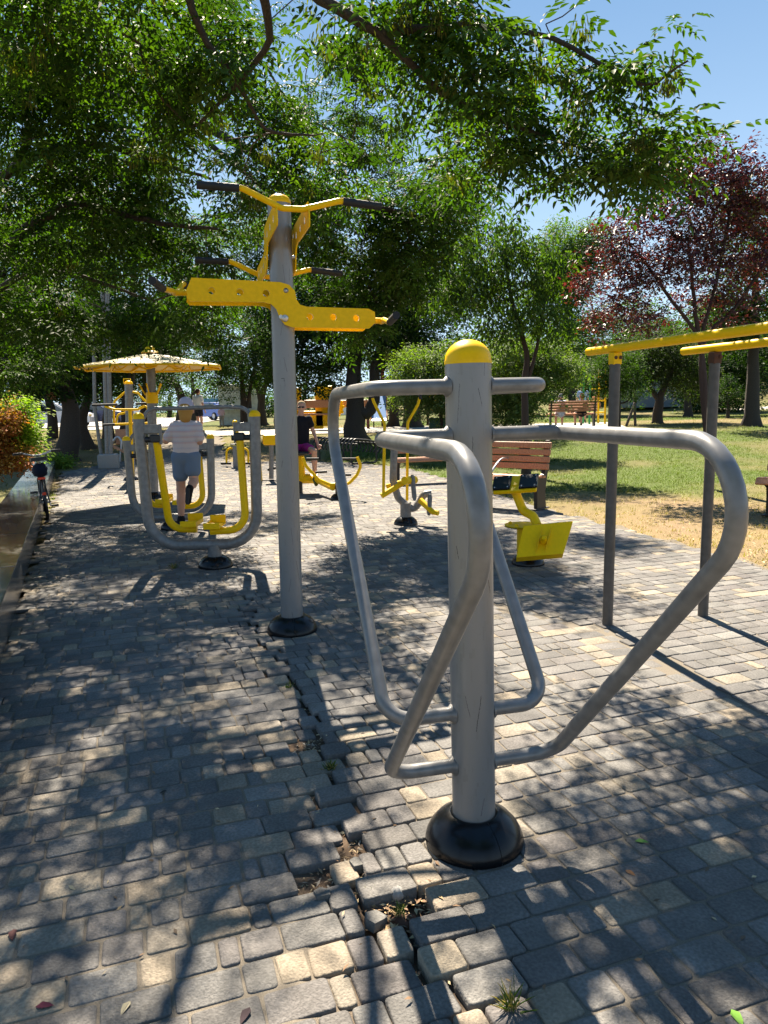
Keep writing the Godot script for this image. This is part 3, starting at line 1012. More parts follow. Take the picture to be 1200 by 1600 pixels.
func sunshade() -> void:
	var at := G(241, 778)
	var z := -at.z
	var rim := A(122, 573, z)
	var rimr := A(350, 572, z)
	var cen := (rim + rimr) / 2
	var o := thing("shade_canopy", "round yellow-ribbed shade canopy on a tall grey post behind the walking trainers", "canopy", Vector3(at.x, 0, at.z))
	var R := rim.distance_to(rimr) / 2
	var y0 := cen.y - 0.02
	var ax := Vector3(cen.x - at.x, 0, 0)
	var p := B.new()
	p.tube([Vector3(0, 0.0, 0), ax + Vector3(0, y0 + 0.2, 0)], 0.075, 18)
	part(p, "post", M.grey, o)
	boot(o)
	# 8 flat panels
	for k in 8:
		var a0 := TAU * k / 8 + 0.2
		var a1 := TAU * (k + 1) / 8 + 0.2
		var b := B.new()
		var tp := ax + Vector3(0, y0 + 0.24, 0)
		var e0 := ax + Vector3(cos(a0) * R, y0, sin(a0) * R)
		var e1 := ax + Vector3(cos(a1) * R, y0, sin(a1) * R)
		var u := Vector3(0, 0.012, 0)
		b.flat([tp, e0, e1])
		b.flat([tp + u, e1 + u, e0 + u])
		b.flat([e0, e0 + u, e1 + u, e1])
		part(b, "canopy_panel", M.canopy_white, o)
		var rb := B.new()
		rb.tube([ax + Vector3(cos(a0) * 0.07, y0 + 0.19, sin(a0) * 0.07), ax + Vector3(cos(a0) * R * 0.98, y0 - 0.02, sin(a0) * R * 0.98)], 0.020, 8)
		rb.tube([e0 + Vector3(0, -0.01, 0), e1 + Vector3(0, -0.01, 0)], 0.018, 8)
		part(rb, "rib", M.yellow, o)
		var hp := B.new()
		var q := []
		for j in 9:
			var s := j / 8.0
			var aa := lerpf(a0, a1, s)
			q.append(ax + Vector3(cos(aa) * R * 0.52, y0 + 0.06 - 0.11 * sin(PI * s), sin(aa) * R * 0.52))
		hp.tube(q, 0.012, 8)
		part(hp, "hoop", M.yellow, o)
	var cap := B.new()
	cap.lathe([Vector2(0.17, y0 + 0.245), Vector2(0.13, y0 + 0.27), Vector2(0.09, y0 + 0.29), Vector2(0.075, y0 + 0.33), Vector2(0.04, y0 + 0.355), Vector2(0.0005, y0 + 0.36)], xf(ax), 18)
	part(cap, "finial", M.yellow, o)
	var col := B.new()
	col.lathe([Vector2(0.078, 1.62), Vector2(0.10, 1.625), Vector2(0.10, 1.80), Vector2(0.078, 1.805)], xf(ax * 0.8), 18)
	part(col, "collar", M.yellow, o)
	col = B.new()
	col.lathe([Vector2(0.078, y0 + 0.0), Vector2(0.10, y0 + 0.01), Vector2(0.10, y0 + 0.14), Vector2(0.078, y0 + 0.15)], xf(ax), 18)
	part(col, "collar", M.yellow, o)
	for k in 5:
		var a := TAU * k / 5 + 0.4
		var hk := B.new()
		hk.tube([ax * 0.8 + Vector3(cos(a) * 0.1, 1.76, sin(a) * 0.1), ax * 0.8 + Vector3(cos(a) * 0.2, 1.95, sin(a) * 0.2)], 0.013, 8)
		part(hk, "hook", M.yellow, o)

func chest_trainer() -> void:
	# grey post with yellow arches and black-gripped handles, behind the low walker
	var at := G(205, 752)
	var z := -at.z
	var o := thing("arm_trainer", "grey post with yellow arched arms and black grips under the shade canopy", "exercise station", at)
	var p := B.new()
	p.tube([Vector3(0, 0, 0), A(201, 600, z) - at], 0.085, 18)
	part(p, "post", M.grey, o)
	dome(o, A(201, 600, z) - at, 0.086, 0.07, M.yellow)
	var f := B.new()
	var tp := A(201, 596, z) - at
	f.tube([tp + Vector3(-0.07, -0.05, 0.1), tp + Vector3(-0.07, 0.05, 0.1), tp + Vector3(0.07, 0.05, 0.1), tp + Vector3(0.07, -0.05, 0.1), tp + Vector3(-0.07, -0.05, 0.1)], 0.012, 6)
	part(f, "top_frame", M.yellow, o)
	boot(o)
	bent(o, "arched_arm", [A(178, 665, z) - at, A(178, 628, z) - at, A(196, 612, z) - at, A(214, 613, z) - at, A(232, 632, z) - at, A(233, 660, z) - at], 0.12, 0.024, M.yellow, 8)
	bent(o, "arched_arm", [A(181, 662, z) - at, A(184, 648, z) - at, A(196, 645, z) - at, A(208, 646, z) - at, A(211, 662, z) - at], 0.08, 0.024, M.yellow, 8)
	var z2 := z - 1.2
	bent(o, "front_arm", [A(164, 635, z2) - at, A(180, 640, z2) - at, A(215, 640, z2) - at, A(231, 632, z2) - at, A(231, 650, z2) - at], 0.06, 0.022, M.yellow, 8)
	var c := B.new()
	c.tube([A(203, 640, z2) - at, A(205, 690, z2) - at, A(207, 745, z2) - at], 0.035, 12)
	part(c, "front_post", M.yellow, o)
	for e in [[144, 633, 183, 632], [212, 631, 233, 630], [160, 664, 180, 663]]:
		var g := B.new()
		g.tube([A(e[0], e[1], z2) - at, A(e[2], e[3], z2) - at], 0.022, 8)
		part(g, "grip", M.rubber, o)
	var lo := B.new()
	lo.tube([A(180, 663, z2) - at, A(235, 661, z2) - at], 0.022, 8)
	lo.tube([A(205, 664, z) - at, A(205, 661, z2) - at], 0.03, 8)
	part(lo, "cross_bar", M.yellow, o)

func situp_bench() -> void:
	var at := GT(195, 722)
	var z := -at.z
	var o := thing("sit_up_bench", "inclined brown sit-up board with a steel frame beside the sign posts", "exercise bench", at)
	var b := B.new()
	b.tube([A(172, 694, z) - at, A(215, 717, z) - at], 0.19, 4, true, 0.18)
	part(b, "board", M.plank, o)
	bent(o, "frame", [A(170, 706, z) - at, A(176, 690, z) - at, A(184, 680, z) - at, A(190, 690, z) - at, A(188, 722, z) - at], 0.12, 0.03, M.steel, 8)
	var l := B.new()
	l.tube([A(210, 716, z) - at, A(210, 726, z) - at], 0.03, 8)
	part(l, "leg", M.steel, o)
	var bk := B.new()
	bk.box(xf(A(188, 684, z) - at + Vector3(0, 0.02, -0.15), 0.3, -0.3), Vector3(0.34, 0.42, 0.05), 0.02)
	part(bk, "pad", M.plank, o)

func twister() -> void:
	var at := G(372, 735)
	var z := -at.z
	var o := thing("waist_twister", "small grey pedestal with yellow handle post and side hoops at the end of the paving", "exercise station", at)
	boot(o, Vector3.ZERO, 0.9)
	var p := B.new()
	p.tube([Vector3(0, 0.03, 0), A(371, 697, z) - at], 0.12, 16)
	part(p, "pedestal", M.grey, o)
	var y := B.new()
	y.tube([A(371, 690, z) - at, A(367, 660, z) - at], 0.06, 12)
	part(y, "handle_post", M.yellow, o)
	dome(o, A(367, 660, z) - at, 0.062, 0.05, M.yellow)
	var d := B.new()
	d.lathe([Vector2(0.001, 0), Vector2(0.17, 0.0), Vector2(0.17, 0.025), Vector2(0.001, 0.03)], xf(A(371, 695, z) - at), 18)
	part(d, "turntable", M.black, o)
	for s in [-1, 1]:
		bent(o, "side_hoop", [A(371 + s * 4, 699, z) - at, A(371 + s * 17, 702, z) - at, A(371 + s * 17, 724, z) - at], 0.12, 0.026, M.yellow, 8)
		var g := B.new()
		g.tube([A(371 + s * 10, 724, z) - at, A(371 + s * 26, 724, z) - at], 0.03, 8)
		part(g, "foot_bar", M.rubber, o)

func pedal_trainer() -> void:
	# yellow machine half hidden behind the near walker
	var at := G(418, 752)
	var z := -at.z
	var o := thing("pedal_trainer", "yellow framed trainer with chain of rollers half hidden behind the tall pull post", "exercise station", at)
	var p := B.new()
	p.tube([Vector3(-0.15, 0, 0), A(400, 670, z) - at], 0.05, 12)
	part(p, "frame_post", M.yellow, o)
	var q := B.new()
	q.box(xf(A(424, 687, z) - at), Vector3(0.34, 0.22, 0.16), 0.03)
	part(q, "housing", M.yellow, o)
	for e in [[398, 690], [400, 705], [399, 720], [401, 735]]:
		var w := B.new()
		w.lathe([Vector2(0.06, -0.04), Vector2(0.085, -0.03), Vector2(0.085, 0.03), Vector2(0.06, 0.04)], Transform3D(Basis(Vector3.RIGHT, PI / 2), A(e[0], e[1], z - 0.08) - at), 12)
		part(w, "roller", M.yellow, o)
	for e in [[388, 752, 432, 751], [418, 734, 431, 731]]:
		var g := B.new()
		g.tube([A(e[0], e[1], z) - at, A(e[2], e[3], z) - at], 0.026, 8)
		part(g, "foot_bar", M.rubber, o)
	var s := B.new()
	s.tube([A(424, 690, z) - at, A(424, 748, z) - at], 0.05, 10)
	part(s, "stem", M.grey, o)

func rower() -> void:
	var at := G(530, 780)
	var z := -at.z
	var o := thing("rowing_trainer", "yellow tube-armed rowing trainer with a seat beam, a person sitting on it", "exercise station", at)
	boot(o, Vector3.ZERO, 0.85)
	var p := B.new()
	p.tube([Vector3(0, 0.05, 0), Vector3(0, 0.30, 0)], 0.06, 12)
	part(p, "stem", M.black, o)
	var br := B.new()
	br.box(xf(Vector3(0.06, 0.20, 0.02)), Vector3(0.16, 0.09, 0.12), 0.02)
	br.tube([Vector3(0.0, 0.16, 0), A(532, 738, z) - at], 0.035, 10)
	part(br, "bracket", M.yellow, o)
	bent(o, "arm_loop", [A(473, 715, z) - at, A(478, 728, z) - at, A(498, 750, z) - at, A(515, 757, z) - at, A(545, 756, z) - at, A(558, 742, z) - at, A(564, 728, z) - at, A(558, 714, z) - at], 0.12, 0.026, M.yellow, 10)
	for e in [[479, 717, 498, 717], [534, 717, 557, 717], [493, 738, 511, 737], [524, 742, 549, 742]]:
		var g := B.new()
		g.tube([A(e[0], e[1], z) - at, A(e[2], e[3], z) - at], 0.02, 8)
		part(g, "grip", M.rubber, o)
	var zz := z + 1.0
	var bm := B.new()
	bm.tube([A(462, 748, zz) - at, A(496, 748, zz) - at], 0.085, 4, true, 1.0)
	bm.tube([A(490, 748, zz) - at, A(520, 762, z) - at], 0.05, 10)
	bm.tube([A(470, 712, zz) - at, A(472, 748, zz) - at], 0.06, 10)
	part(bm, "seat_beam", M.yellow, o)
	var sq := B.new()
	sq.box(xf(A(466, 708, zz) - at), Vector3(0.40, 0.05, 0.36), 0.02)
	part(sq, "seat", M.black, o)
	var cn := B.new()
	cn.tube([A(468, 748, zz) - at, Vector3((A(468, 748, zz) - at).x, 0.0, (A(468, 748, zz) - at).z)], 0.05, 10)
	part(cn, "rear_stem", M.black, o)

func elliptical() -> void:
	var at := G(634, 819)
	var z := -at.z
	var o := thing("elliptical_trainer", "grey bent-tube cross trainer with two upright yellow hand poles", "exercise station", at)
	boot(o, Vector3.ZERO, 0.9)
	var s := B.new()
	s.tube([Vector3(0, 0.05, 0), A(634, 785, z) - at], 0.07, 16)
	part(s, "stem", M.grey, o)
	bent(o, "frame_tube", [A(617, 683, z) - at, A(614, 750, z) - at, A(622, 778, z) - at, A(645, 798, z) - at, A(656, 784, z) - at, A(662, 772, z) - at, A(674, 771, z) - at], 0.10, 0.046, M.grey, 14)
	for e in [[[581, 618], [584, 628], [601, 662], [599, 776], 0.25], [[656, 620], [653, 632], [637, 660], [636, 782], -0.2]]:
		var zz: float = z - e[4]
		var pole := bent(o, "hand_pole", [A(e[0][0], e[0][1], zz) - at, A(e[1][0], e[1][1], zz) - at, A(e[2][0], e[2][1], zz) - at, A(e[3][0], e[3][1], zz) - at], 0.1, 0.019, M.yellow, 10)
		var g := B.new()
		g.tube([A(e[0][0], e[0][1] - 12, zz) - at, A(e[0][0] + 0.5, e[0][1] + 4, zz) - at], 0.024, 10)
		part(g, "grip", M.rubber, pole)
		var j := B.new()
		j.rod(A(e[2][0] - 3, 682, zz) - at, A(e[2][0] + 3, 682, zz) - at, 0.032)
		part(j, "joint", M.yellow, pole)
	var bm := B.new()
	bm.tube([A(596, 775, z - 0.25) - at, A(634, 752, z - 0.15) - at], 0.036, 8)
	bm.tube([A(604, 760, z + 0.1) - at, A(632, 752, z + 0.05) - at], 0.03, 8)
	part(bm, "pedal_beam", M.yellow, o)
	for e in [[644, 742, 648, 782, 0.16], [672, 772, 670, 805, 0.14]]:
		var c := B.new()
		var a := A(e[0], e[1], z - 0.2) - at
		var q := A(e[2], e[3], z - 0.2) - at
		c.tube([a, a.lerp(q, 0.15), a.lerp(q, 0.85), q], [0.035, 0.06, 0.06, 0.035], 12, true, 0.5)
		part(c, "crank", M.grey, o)
	var hub := B.new()
	hub.rod(A(632, 751, z - 0.3) - at, A(648, 750, z - 0.1) - at, 0.05, 14)
	part(hub, "hub", M.yellow, o)
	var pd := B.new()
	pd.tube([A(657, 782, z - 0.1) - at, A(676, 800, z - 0.28) - at, A(685, 802, z - 0.32) - at], [0.04, 0.035, 0.03], 10)
	part(pd, "pedal", M.yellow, o)

func leg_press() -> void:
	var at := G(825, 881)
	var z := -at.z
	var o := thing("leg_press", "yellow leg trainer with a tilted foot panel and black seat pads", "exercise station", at)
	boot(o, Vector3.ZERO, 0.9)
	var p := B.new()
	p.tube([Vector3(0, 0.06, 0), Vector3(0.0, 0.36, 0)], 0.105, 22)
	part(p, "pedestal", M.yellow, o)
	var fl := B.new()
	fl.lathe([Vector2(0.0, 0.36), Vector2(0.18, 0.36), Vector2(0.18, 0.375), Vector2(0.0, 0.375)], xf(Vector3(-0.04, 0, 0)), 20)
	var fo := part(fl, "flange", M.yellow, o)
	for k in 3:
		var bo := B.new()
		bo.lathe([Vector2(0.02, 0.375), Vector2(0.02, 0.39), Vector2(0.001, 0.40)], xf(Vector3(-0.04 + 0.13 * cos(k * 1.3 + 1.0), 0, 0.13 * sin(k * 1.3 + 1.0))), 10)
		part(bo, "bolt", M.yellow, fo)
	bent(o, "arm", [A(840, 822, z - 0.2) - at, A(833, 806, z - 0.12) - at, A(817, 798, z) - at, A(806, 770, z + 0.05) - at], 0.1, 0.042, M.yellow, 14)
	# tilted foot panel with folded edges
	var zz := z - 0.30
	var a := A(818, 822, zz) - at
	var b2 := A(895, 815, zz - 0.02) - at
	var c2 := A(880, 865, zz - 0.22) - at
	var d2 := A(807, 871, zz - 0.20) - at
	var nn := (b2 - a).cross(d2 - a).normalized()
	if nn.z < 0: nn = -nn
	var pn := B.new()
	var th := nn * -0.075
	pn.flat([a, b2, c2, d2]); pn.flat([a + th, d2 + th, c2 + th, b2 + th])
	for e in [[a, b2], [b2, c2], [c2, d2], [d2, a]]: pn.flat([e[0], e[0] + th, e[1] + th, e[1]])
	var lip := th * 0.5
	pn.flat([a, a + lip + Vector3(0, 0.025, 0), b2 + lip + Vector3(0, 0.025, 0), b2])
	var po := part(pn, "foot_panel", M.yellow, o)
	var m0 := (a + b2) / 2
	var m1 := (c2 + d2) / 2
	var rb := B.new()
	for s in [-0.045, 0.035]:
		var sh: Vector3 = (b2 - a).normalized() * s
		var q0 := m0.lerp(m1, 0.12) + sh + nn * 0.002
		var q1 := m0.lerp(m1, 0.92) + sh + nn * 0.002
		var q2 := m0.lerp(m1, 0.60) + sh + nn * 0.045
		var wd := (b2 - a).normalized() * 0.006
		rb.flat([q0, q1, q2]); rb.flat([q0 + wd, q2 + wd, q1 + wd]); rb.flat([q0, q2, q2 + wd, q0 + wd]); rb.flat([q1, q1 + wd, q2 + wd, q2])
	part(rb, "gusset", M.yellow, po)
	var kn := B.new()
	var kc := m0.lerp(m1, 0.58)
	kn.tube([kc, kc + nn * 0.06, kc + nn * 0.075], [0.03, 0.03, 0.018], 14)
	part(kn, "knob", M.yellow, po)
	# seat with two black pads
	var sc := A(806, 757, z + 0.05) - at
	var bs := Basis.from_euler(Vector3(0.55, -0.30, 0.10))
	var se := B.new()
	se.box(Transform3D(bs, sc), Vector3(0.40, 0.035, 0.24), 0.008)
	var so := part(se, "seat", M.yellow, o)
	for s in [-1, 1]:
		var pd := B.new()
		pd.box(Transform3D(bs, sc + bs * Vector3(0.125 * s, 0.028, 0)), Vector3(0.17, 0.022, 0.20), 0.005)
		var pp := part(pd, "pad", M.boot, so)
		for e in [[-0.06, -0.075], [0.06, -0.075], [-0.06, 0.075], [0.06, 0.075]]:
			var sw := B.new()
			sw.lathe([Vector2(0.007, 0), Vector2(0.005, 0.004), Vector2(0.0003, 0.005)], Transform3D(bs, sc + bs * Vector3(0.125 * s + e[0], 0.039, e[1])), 8)
			part(sw, "screw", M.bolt, pp)
	var nk := B.new()
	nk.tube([A(806, 772, z + 0.05) - at, sc], 0.05, 12)
	part(nk, "neck", M.yellow, o)

func park_bench(at: Vector3, turn: float, label: String, group: String, len_ := 1.6, s := 1.0) -> Node3D:
	# local +z is the side one sits on
	var o := thing("park_bench", label, "bench", at, turn, group)
	for k in [-1, 1]:
		var poly := PackedVector2Array([Vector2(-0.05, 0.0), Vector2(-0.06, 0.25), Vector2(-0.085, 0.36), Vector2(-0.20, 0.41), Vector2(-0.29, 0.44), Vector2(-0.29, 0.475), Vector2(0.06, 0.455), Vector2(0.14, 0.50), Vector2(0.185, 0.62), Vector2(0.215, 0.80), Vector2(0.25, 0.96), Vector2(0.30, 0.965), Vector2(0.285, 0.80), Vector2(0.245, 0.55), Vector2(0.20, 0.38), Vector2(0.17, 0.25), Vector2(0.18, 0.12), Vector2(0.20, 0.0)])
		var b := B.new()
		b.prism(poly, 0.055, Transform3D(Basis(Vector3.UP, PI / 2).scaled(Vector3.ONE * s), Vector3(k * (len_ / 2 - 0.09), 0, 0)))
		part(b, "leg_frame", M.iron, o)
		var f := B.new()
		f.box(xf(Vector3(k * (len_ / 2 - 0.09), 0.012, -0.05)), Vector3(0.09, 0.018, 0.44), 0.004)
		part(f, "foot_plate", M.iron, o)
	for k in 4:
		var b := B.new()
		b.box(xf(Vector3(0, (0.487 - 0.006 * k) * s, 0.255 - 0.095 * k)), Vector3(len_, 0.035, 0.082), 0.008)
		part(b, "seat_slat", M.plank, o)
	var roll := B.new()
	roll.box(xf(Vector3(0, 0.452 * s, 0.318), 0.0, 0.95), Vector3(len_, 0.035, 0.075), 0.008)
	part(roll, "seat_slat", M.plank, o)
	for k in 4:
		var b := B.new()
		b.box(xf(Vector3(0, (0.60 + 0.098 * k) * s, -0.148 - 0.024 * k), 0.0, -0.22), Vector3(len_, 0.085, 0.032), 0.008)
		part(b, "back_slat", M.plank, o)
	for x in [0.0]:
		var ar := []
		for k in 9:
			var q := PI * k / 8.0
			ar.append(Vector3(x, 0.50 + 0.21 * sin(q * 0.62 + 0.05), 0.30 - 0.46 * (k / 8.0)))
		var b := B.new()
		b.tube(ar, 0.022, 6, true, 0.35)
		part(b, "armrest", M.steel, o)
	return o

func tube_bench() -> void:
	var a := GT(524, 712)
	var z := GT(565, 731)
	var o := thing("tube_bench", "backless bench of curved black steel tubes on the grass edge", "bench", (a + z) / 2)
	var d := (z - a)
	d.y = 0
	var L := 1.9
	d = d.normalized()
	d = Vector3(0.55, 0, 0.83).normalized()
	var n := Vector3(d.z, 0, -d.x)
	for k in 12:
		var c := d * (L * (k / 11.0 - 0.5))
		var P := [c - n * 0.44 + Vector3(0, 0.30, 0), c - n * 0.5 + Vector3(0, 0.42, 0), c - n * 0.36 + Vector3(0, 0.60, 0), c + Vector3(0, 0.56, 0), c + n * 0.34 + Vector3(0, 0.50, 0), c + n * 0.50 + Vector3(0, 0.36, 0), c + n * 0.40 + Vector3(0, 0.22, 0)]
		bent(o, "seat_tube", P, 0.12, 0.021, M.black, 8)
	for s in [-1, 1]:
		var r := B.new()
		r.rod(-d * L * 0.52 + n * 0.3 * s + Vector3(0, 0.47, 0), d * L * 0.52 + n * 0.3 * s + Vector3(0, 0.47, 0), 0.024, 8)
		part(r, "rail", M.black, o)
		bent(o, "leg", [d * L * 0.42 * s - n * 0.36 + Vector3(0, 0.47, 0), d * L * 0.42 * s - n * 0.36, d * L * 0.42 * s + n * 0.36, d * L * 0.42 * s + n * 0.36 + Vector3(0, 0.47, 0)], 0.06, 0.024, M.black, 8)

func bicycle() -> void:
	var at := G(75, 812)
	var dn := (G(88, 738) - G(20, 975)).normalized()
	var turn := atan2(-dn.x, -dn.z) + 0.06
	var o := thing("bicycle", "small dark bicycle with a saddle bag and red reflectors parked against the granite ledge", "bicycle", at, turn)
	o.rotation.z = 0.06
	# local -z forward
	for e in [[0.0, "rear"], [-0.92, "front"]]:
		var R := 0.25
		var t := B.new()
		var ring := []
		for k in 29: ring.append(Vector3(0, R + sin(TAU * k / 28) * (R - 0.022), e[0] + cos(TAU * k / 28) * (R - 0.022)))
		t.tube(ring, 0.024, 10, false)
		var w := part(t, "tyre", M.rubber, o)
		var rim := B.new()
		var rg := []
		for k in 29: rg.append(Vector3(0, R + sin(TAU * k / 28) * (R - 0.05), e[0] + cos(TAU * k / 28) * (R - 0.05)))
		rim.tube(rg, 0.012, 6, false)
		for k in 14:
			var q := TAU * k / 14
			rim.tube([Vector3(0.02 * (k % 2 * 2 - 1), R, e[0]), Vector3(0, R + sin(q) * (R - 0.05), e[0] + cos(q) * (R - 0.05))], 0.0016, 3, false)
		rim.rod(Vector3(-0.05, R, e[0]), Vector3(0.05, R, e[0]), 0.018, 10)
		part(rim, "rim", M.steel, w)
	var f := B.new()
	var bb := Vector3(0, 0.26, -0.38)
	f.tube([bb, Vector3(0, 0.68, -0.20)], 0.018, 10)
	f.tube([bb, Vector3(0, 0.60, -0.78)], 0.022, 10)
	f.tube([Vector3(0, 0.56, -0.25), Vector3(0, 0.66, -0.76)], 0.018, 10)
	for s in [-1, 1]:
		f.tube([Vector3(0.06 * s, 0.25, 0), bb + Vector3(0.03 * s, 0, 0)], 0.01, 8)
		f.tube([Vector3(0.06 * s, 0.25, 0), Vector3(0.02 * s, 0.58, -0.24)], 0.01, 8)
		f.tube([Vector3(0.05 * s, 0.25, -0.92), Vector3(0.045 * s, 0.52, -0.85), Vector3(0, 0.60, -0.80)], 0.012, 8)
	f.tube([Vector3(0, 0.56, -0.81), Vector3(0, 0.88, -0.72)], 0.017, 10)
	part(f, "frame", M.black, o)
	bent(o, "handlebar", [Vector3(-0.30, 0.93, -0.60), Vector3(-0.2, 0.93, -0.68), Vector3(-0.06, 0.88, -0.72), Vector3(0.06, 0.88, -0.72), Vector3(0.2, 0.93, -0.68), Vector3(0.30, 0.93, -0.60)], 0.06, 0.013, M.steel, 8)
	for s in [-1, 1]:
		var g := B.new()
		g.tube([Vector3(0.20 * s, 0.93, -0.68), Vector3(0.32 * s, 0.93, -0.585)], 0.019, 8)
		part(g, "grip", M.rubber, o)
	var sp := B.new()
	sp.tube([Vector3(0, 0.66, -0.21), Vector3(0, 0.84, -0.135)], 0.014, 8)
	part(sp, "seat_post", M.steel, o)
	var sd := B.new()
	var poly := PackedVector2Array()
	for e in [[-0.10, 0.10], [-0.115, 0.04], [-0.09, -0.02], [-0.03, -0.08], [-0.02, -0.20], [0.02, -0.20], [0.03, -0.08], [0.09, -0.02], [0.115, 0.04], [0.10, 0.10]]: poly.append(Vector2(e[0], e[1]))
	sd.prism(poly, 0.05, Transform3D(Basis(Vector3.RIGHT, PI / 2), Vector3(0, 0.862, -0.10)))
	part(sd, "saddle", M.black, o)
	var bag := B.new()
	lump(bag, Vector3(0, 0.70, -0.07), Vector3(0.105, 0.10, 0.10), 4)
	part(bag, "saddle_bag", cloth(0.012, 0.016, 0.03), o)
	var mud := B.new()
	var mg := []
	for k in 9:
		var q := -0.1 + 1.9 * k / 8.0
		mg.append(Vector3(0, 0.25 + sin(q) * 0.275, cos(q) * 0.275))
	mud.tube(mg, 0.034, 8, true, 0.4)
	part(mud, "mudguard", M.black, o)
	var red := mat(lin(0.75, 0.06, 0.02), 0.25)
	for e in [[0.595, 0.055, 0.10, 0.035], [0.40, 0.285, 0.05, 0.04]]:
		var r := B.new()
		r.box(xf(Vector3(0, e[0], e[1])), Vector3(e[2], e[3], 0.025), 0.006)
		part(r, "reflector", red, o)
	var cr := B.new()
	cr.rod(bb + Vector3(-0.06, 0, 0), bb + Vector3(0.06, 0, 0), 0.02)
	cr.tube([bb + Vector3(0.06, 0, 0), bb + Vector3(0.07, -0.10, 0.10)], 0.011, 8)
	cr.tube([bb + Vector3(-0.06, 0, 0), bb + Vector3(-0.07, 0.10, -0.10)], 0.011, 8)
	part(cr, "crank", M.steel, o)
	for s in [-1, 1]:
		var pd := B.new()
		pd.box(xf(bb + Vector3(0.125 * s, -0.10 * s, 0.10 * s)), Vector3(0.10, 0.028, 0.08), 0.006)
		part(pd, "pedal", M.black, o)
	var ks := B.new()
	ks.tube([Vector3(-0.03, 0.24, -0.22), Vector3(-0.16, 0.0, -0.18)], 0.009, 6)
	part(ks, "kickstand", M.steel, o)

# ------------------------------------------------------------------ trees
var sprays := {}

func make_sprays() -> void:
	rng.seed = 21
	# ash: a shoot with opposite compound leaves of seven leaflets
	for kind in 2:
		var b := B.new()
		for k in 7:
			var s := (k / 2) / 3.0
			var side := -1.0 if k % 2 == 0 else 1.0
			var p := Vector3(0, -0.02 * s, 0.05 + 0.26 * s)
			var dir := Vector3(side * rnd(0.7, 1.0), rnd(-0.35, 0.25), rnd(0.3, 0.8)).normalized()
			if k == 6: dir = Vector3(rnd(-0.1, 0.1), -0.15, 1).normalized()
			var L := rnd(0.17, 0.24)
			var sd := dir.cross(Vector3.UP).normalized()
			for j in 7:
				var q := (0.30 + 0.70 * (j / 2) / 3.0)
				var bs := p + dir * L * q + Vector3(0, -0.05 * q * q, 0)
				var w := -1.0 if j % 2 == 0 else 1.0
				var d := (dir * 0.55 + sd * w * 0.9 + Vector3(0, rnd(-0.75, 0.1), 0)).normalized()
				if j == 6: d = (dir + Vector3(0, -0.5, 0)).normalized()
				var f := rnd(0.75, 1.25)
				b.col = Color(f, f, f)
				leaf_shape(b, bs, d, Vector3(rnd(-0.5, 0.5), 1, rnd(-0.5, 0.5)), rnd(0.052, 0.078), rnd(0.020, 0.029))
		sprays["ash%d" % kind] = b.mesh()
	# hanging bunches of winged seeds
	var sb := B.new()
	for k in 34:
		var q := rnd(0, TAU)
		var r := rnd(0.0, 0.05)
		var f := rnd(0.7, 1.3)
		sb.col = Color(f, f, f)
		leaf_shape(sb, Vector3(cos(q) * r, rnd(-0.11, 0.0), sin(q) * r), Vector3(cos(q) * 0.35, -1, sin(q) * 0.35), Vector3(cos(q), 0.3, sin(q)), 0.042, 0.009)
	sprays.seeds = sb.mesh()
	# broad leaves round a twig
	for e in [["broad", 18, 0.06, 0.032, 0.22], ["plum", 16, 0.062, 0.036, 0.26], ["far", 20, 0.13, 0.07, 0.42], ["small", 26, 0.035, 0.02, 0.16], ["droop", 16, 0.10, 0.034, 0.26], ["farfine", 30, 0.09, 0.04, 0.45]]:
		var b := B.new()
		for k in e[1]:
			var q := rnd(0, TAU)
			var t := rng.randf()
			var p = Vector3(cos(q) * 0.35, rnd(-0.45, 0.45), sin(q) * 0.35) * e[4] * rnd(0.3, 1.3) + Vector3(0, 0, t * e[4])
			var d := Vector3(cos(q), rnd(-0.7, 0.4), sin(q) + 0.4)
			if e[0] == "droop": d.y -= 1.1
			var f := rnd(0.7, 1.3)
			b.col = Color(f, f, f)
			leaf_shape(b, p, d, Vector3(rnd(-0.6, 0.6), 1, rnd(-0.6, 0.6)), e[2] * rnd(0.75, 1.25), e[3] * rnd(0.8, 1.2))
		sprays[e[0]] = b.mesh()

func blob(x: float, y: float, z: float, rx: float, ry: float, rz: float, count: int) -> Array:
	return [A(x, y, z), Vector3(rx * z / FOCAL, ry * z / FOCAL, rz), count]

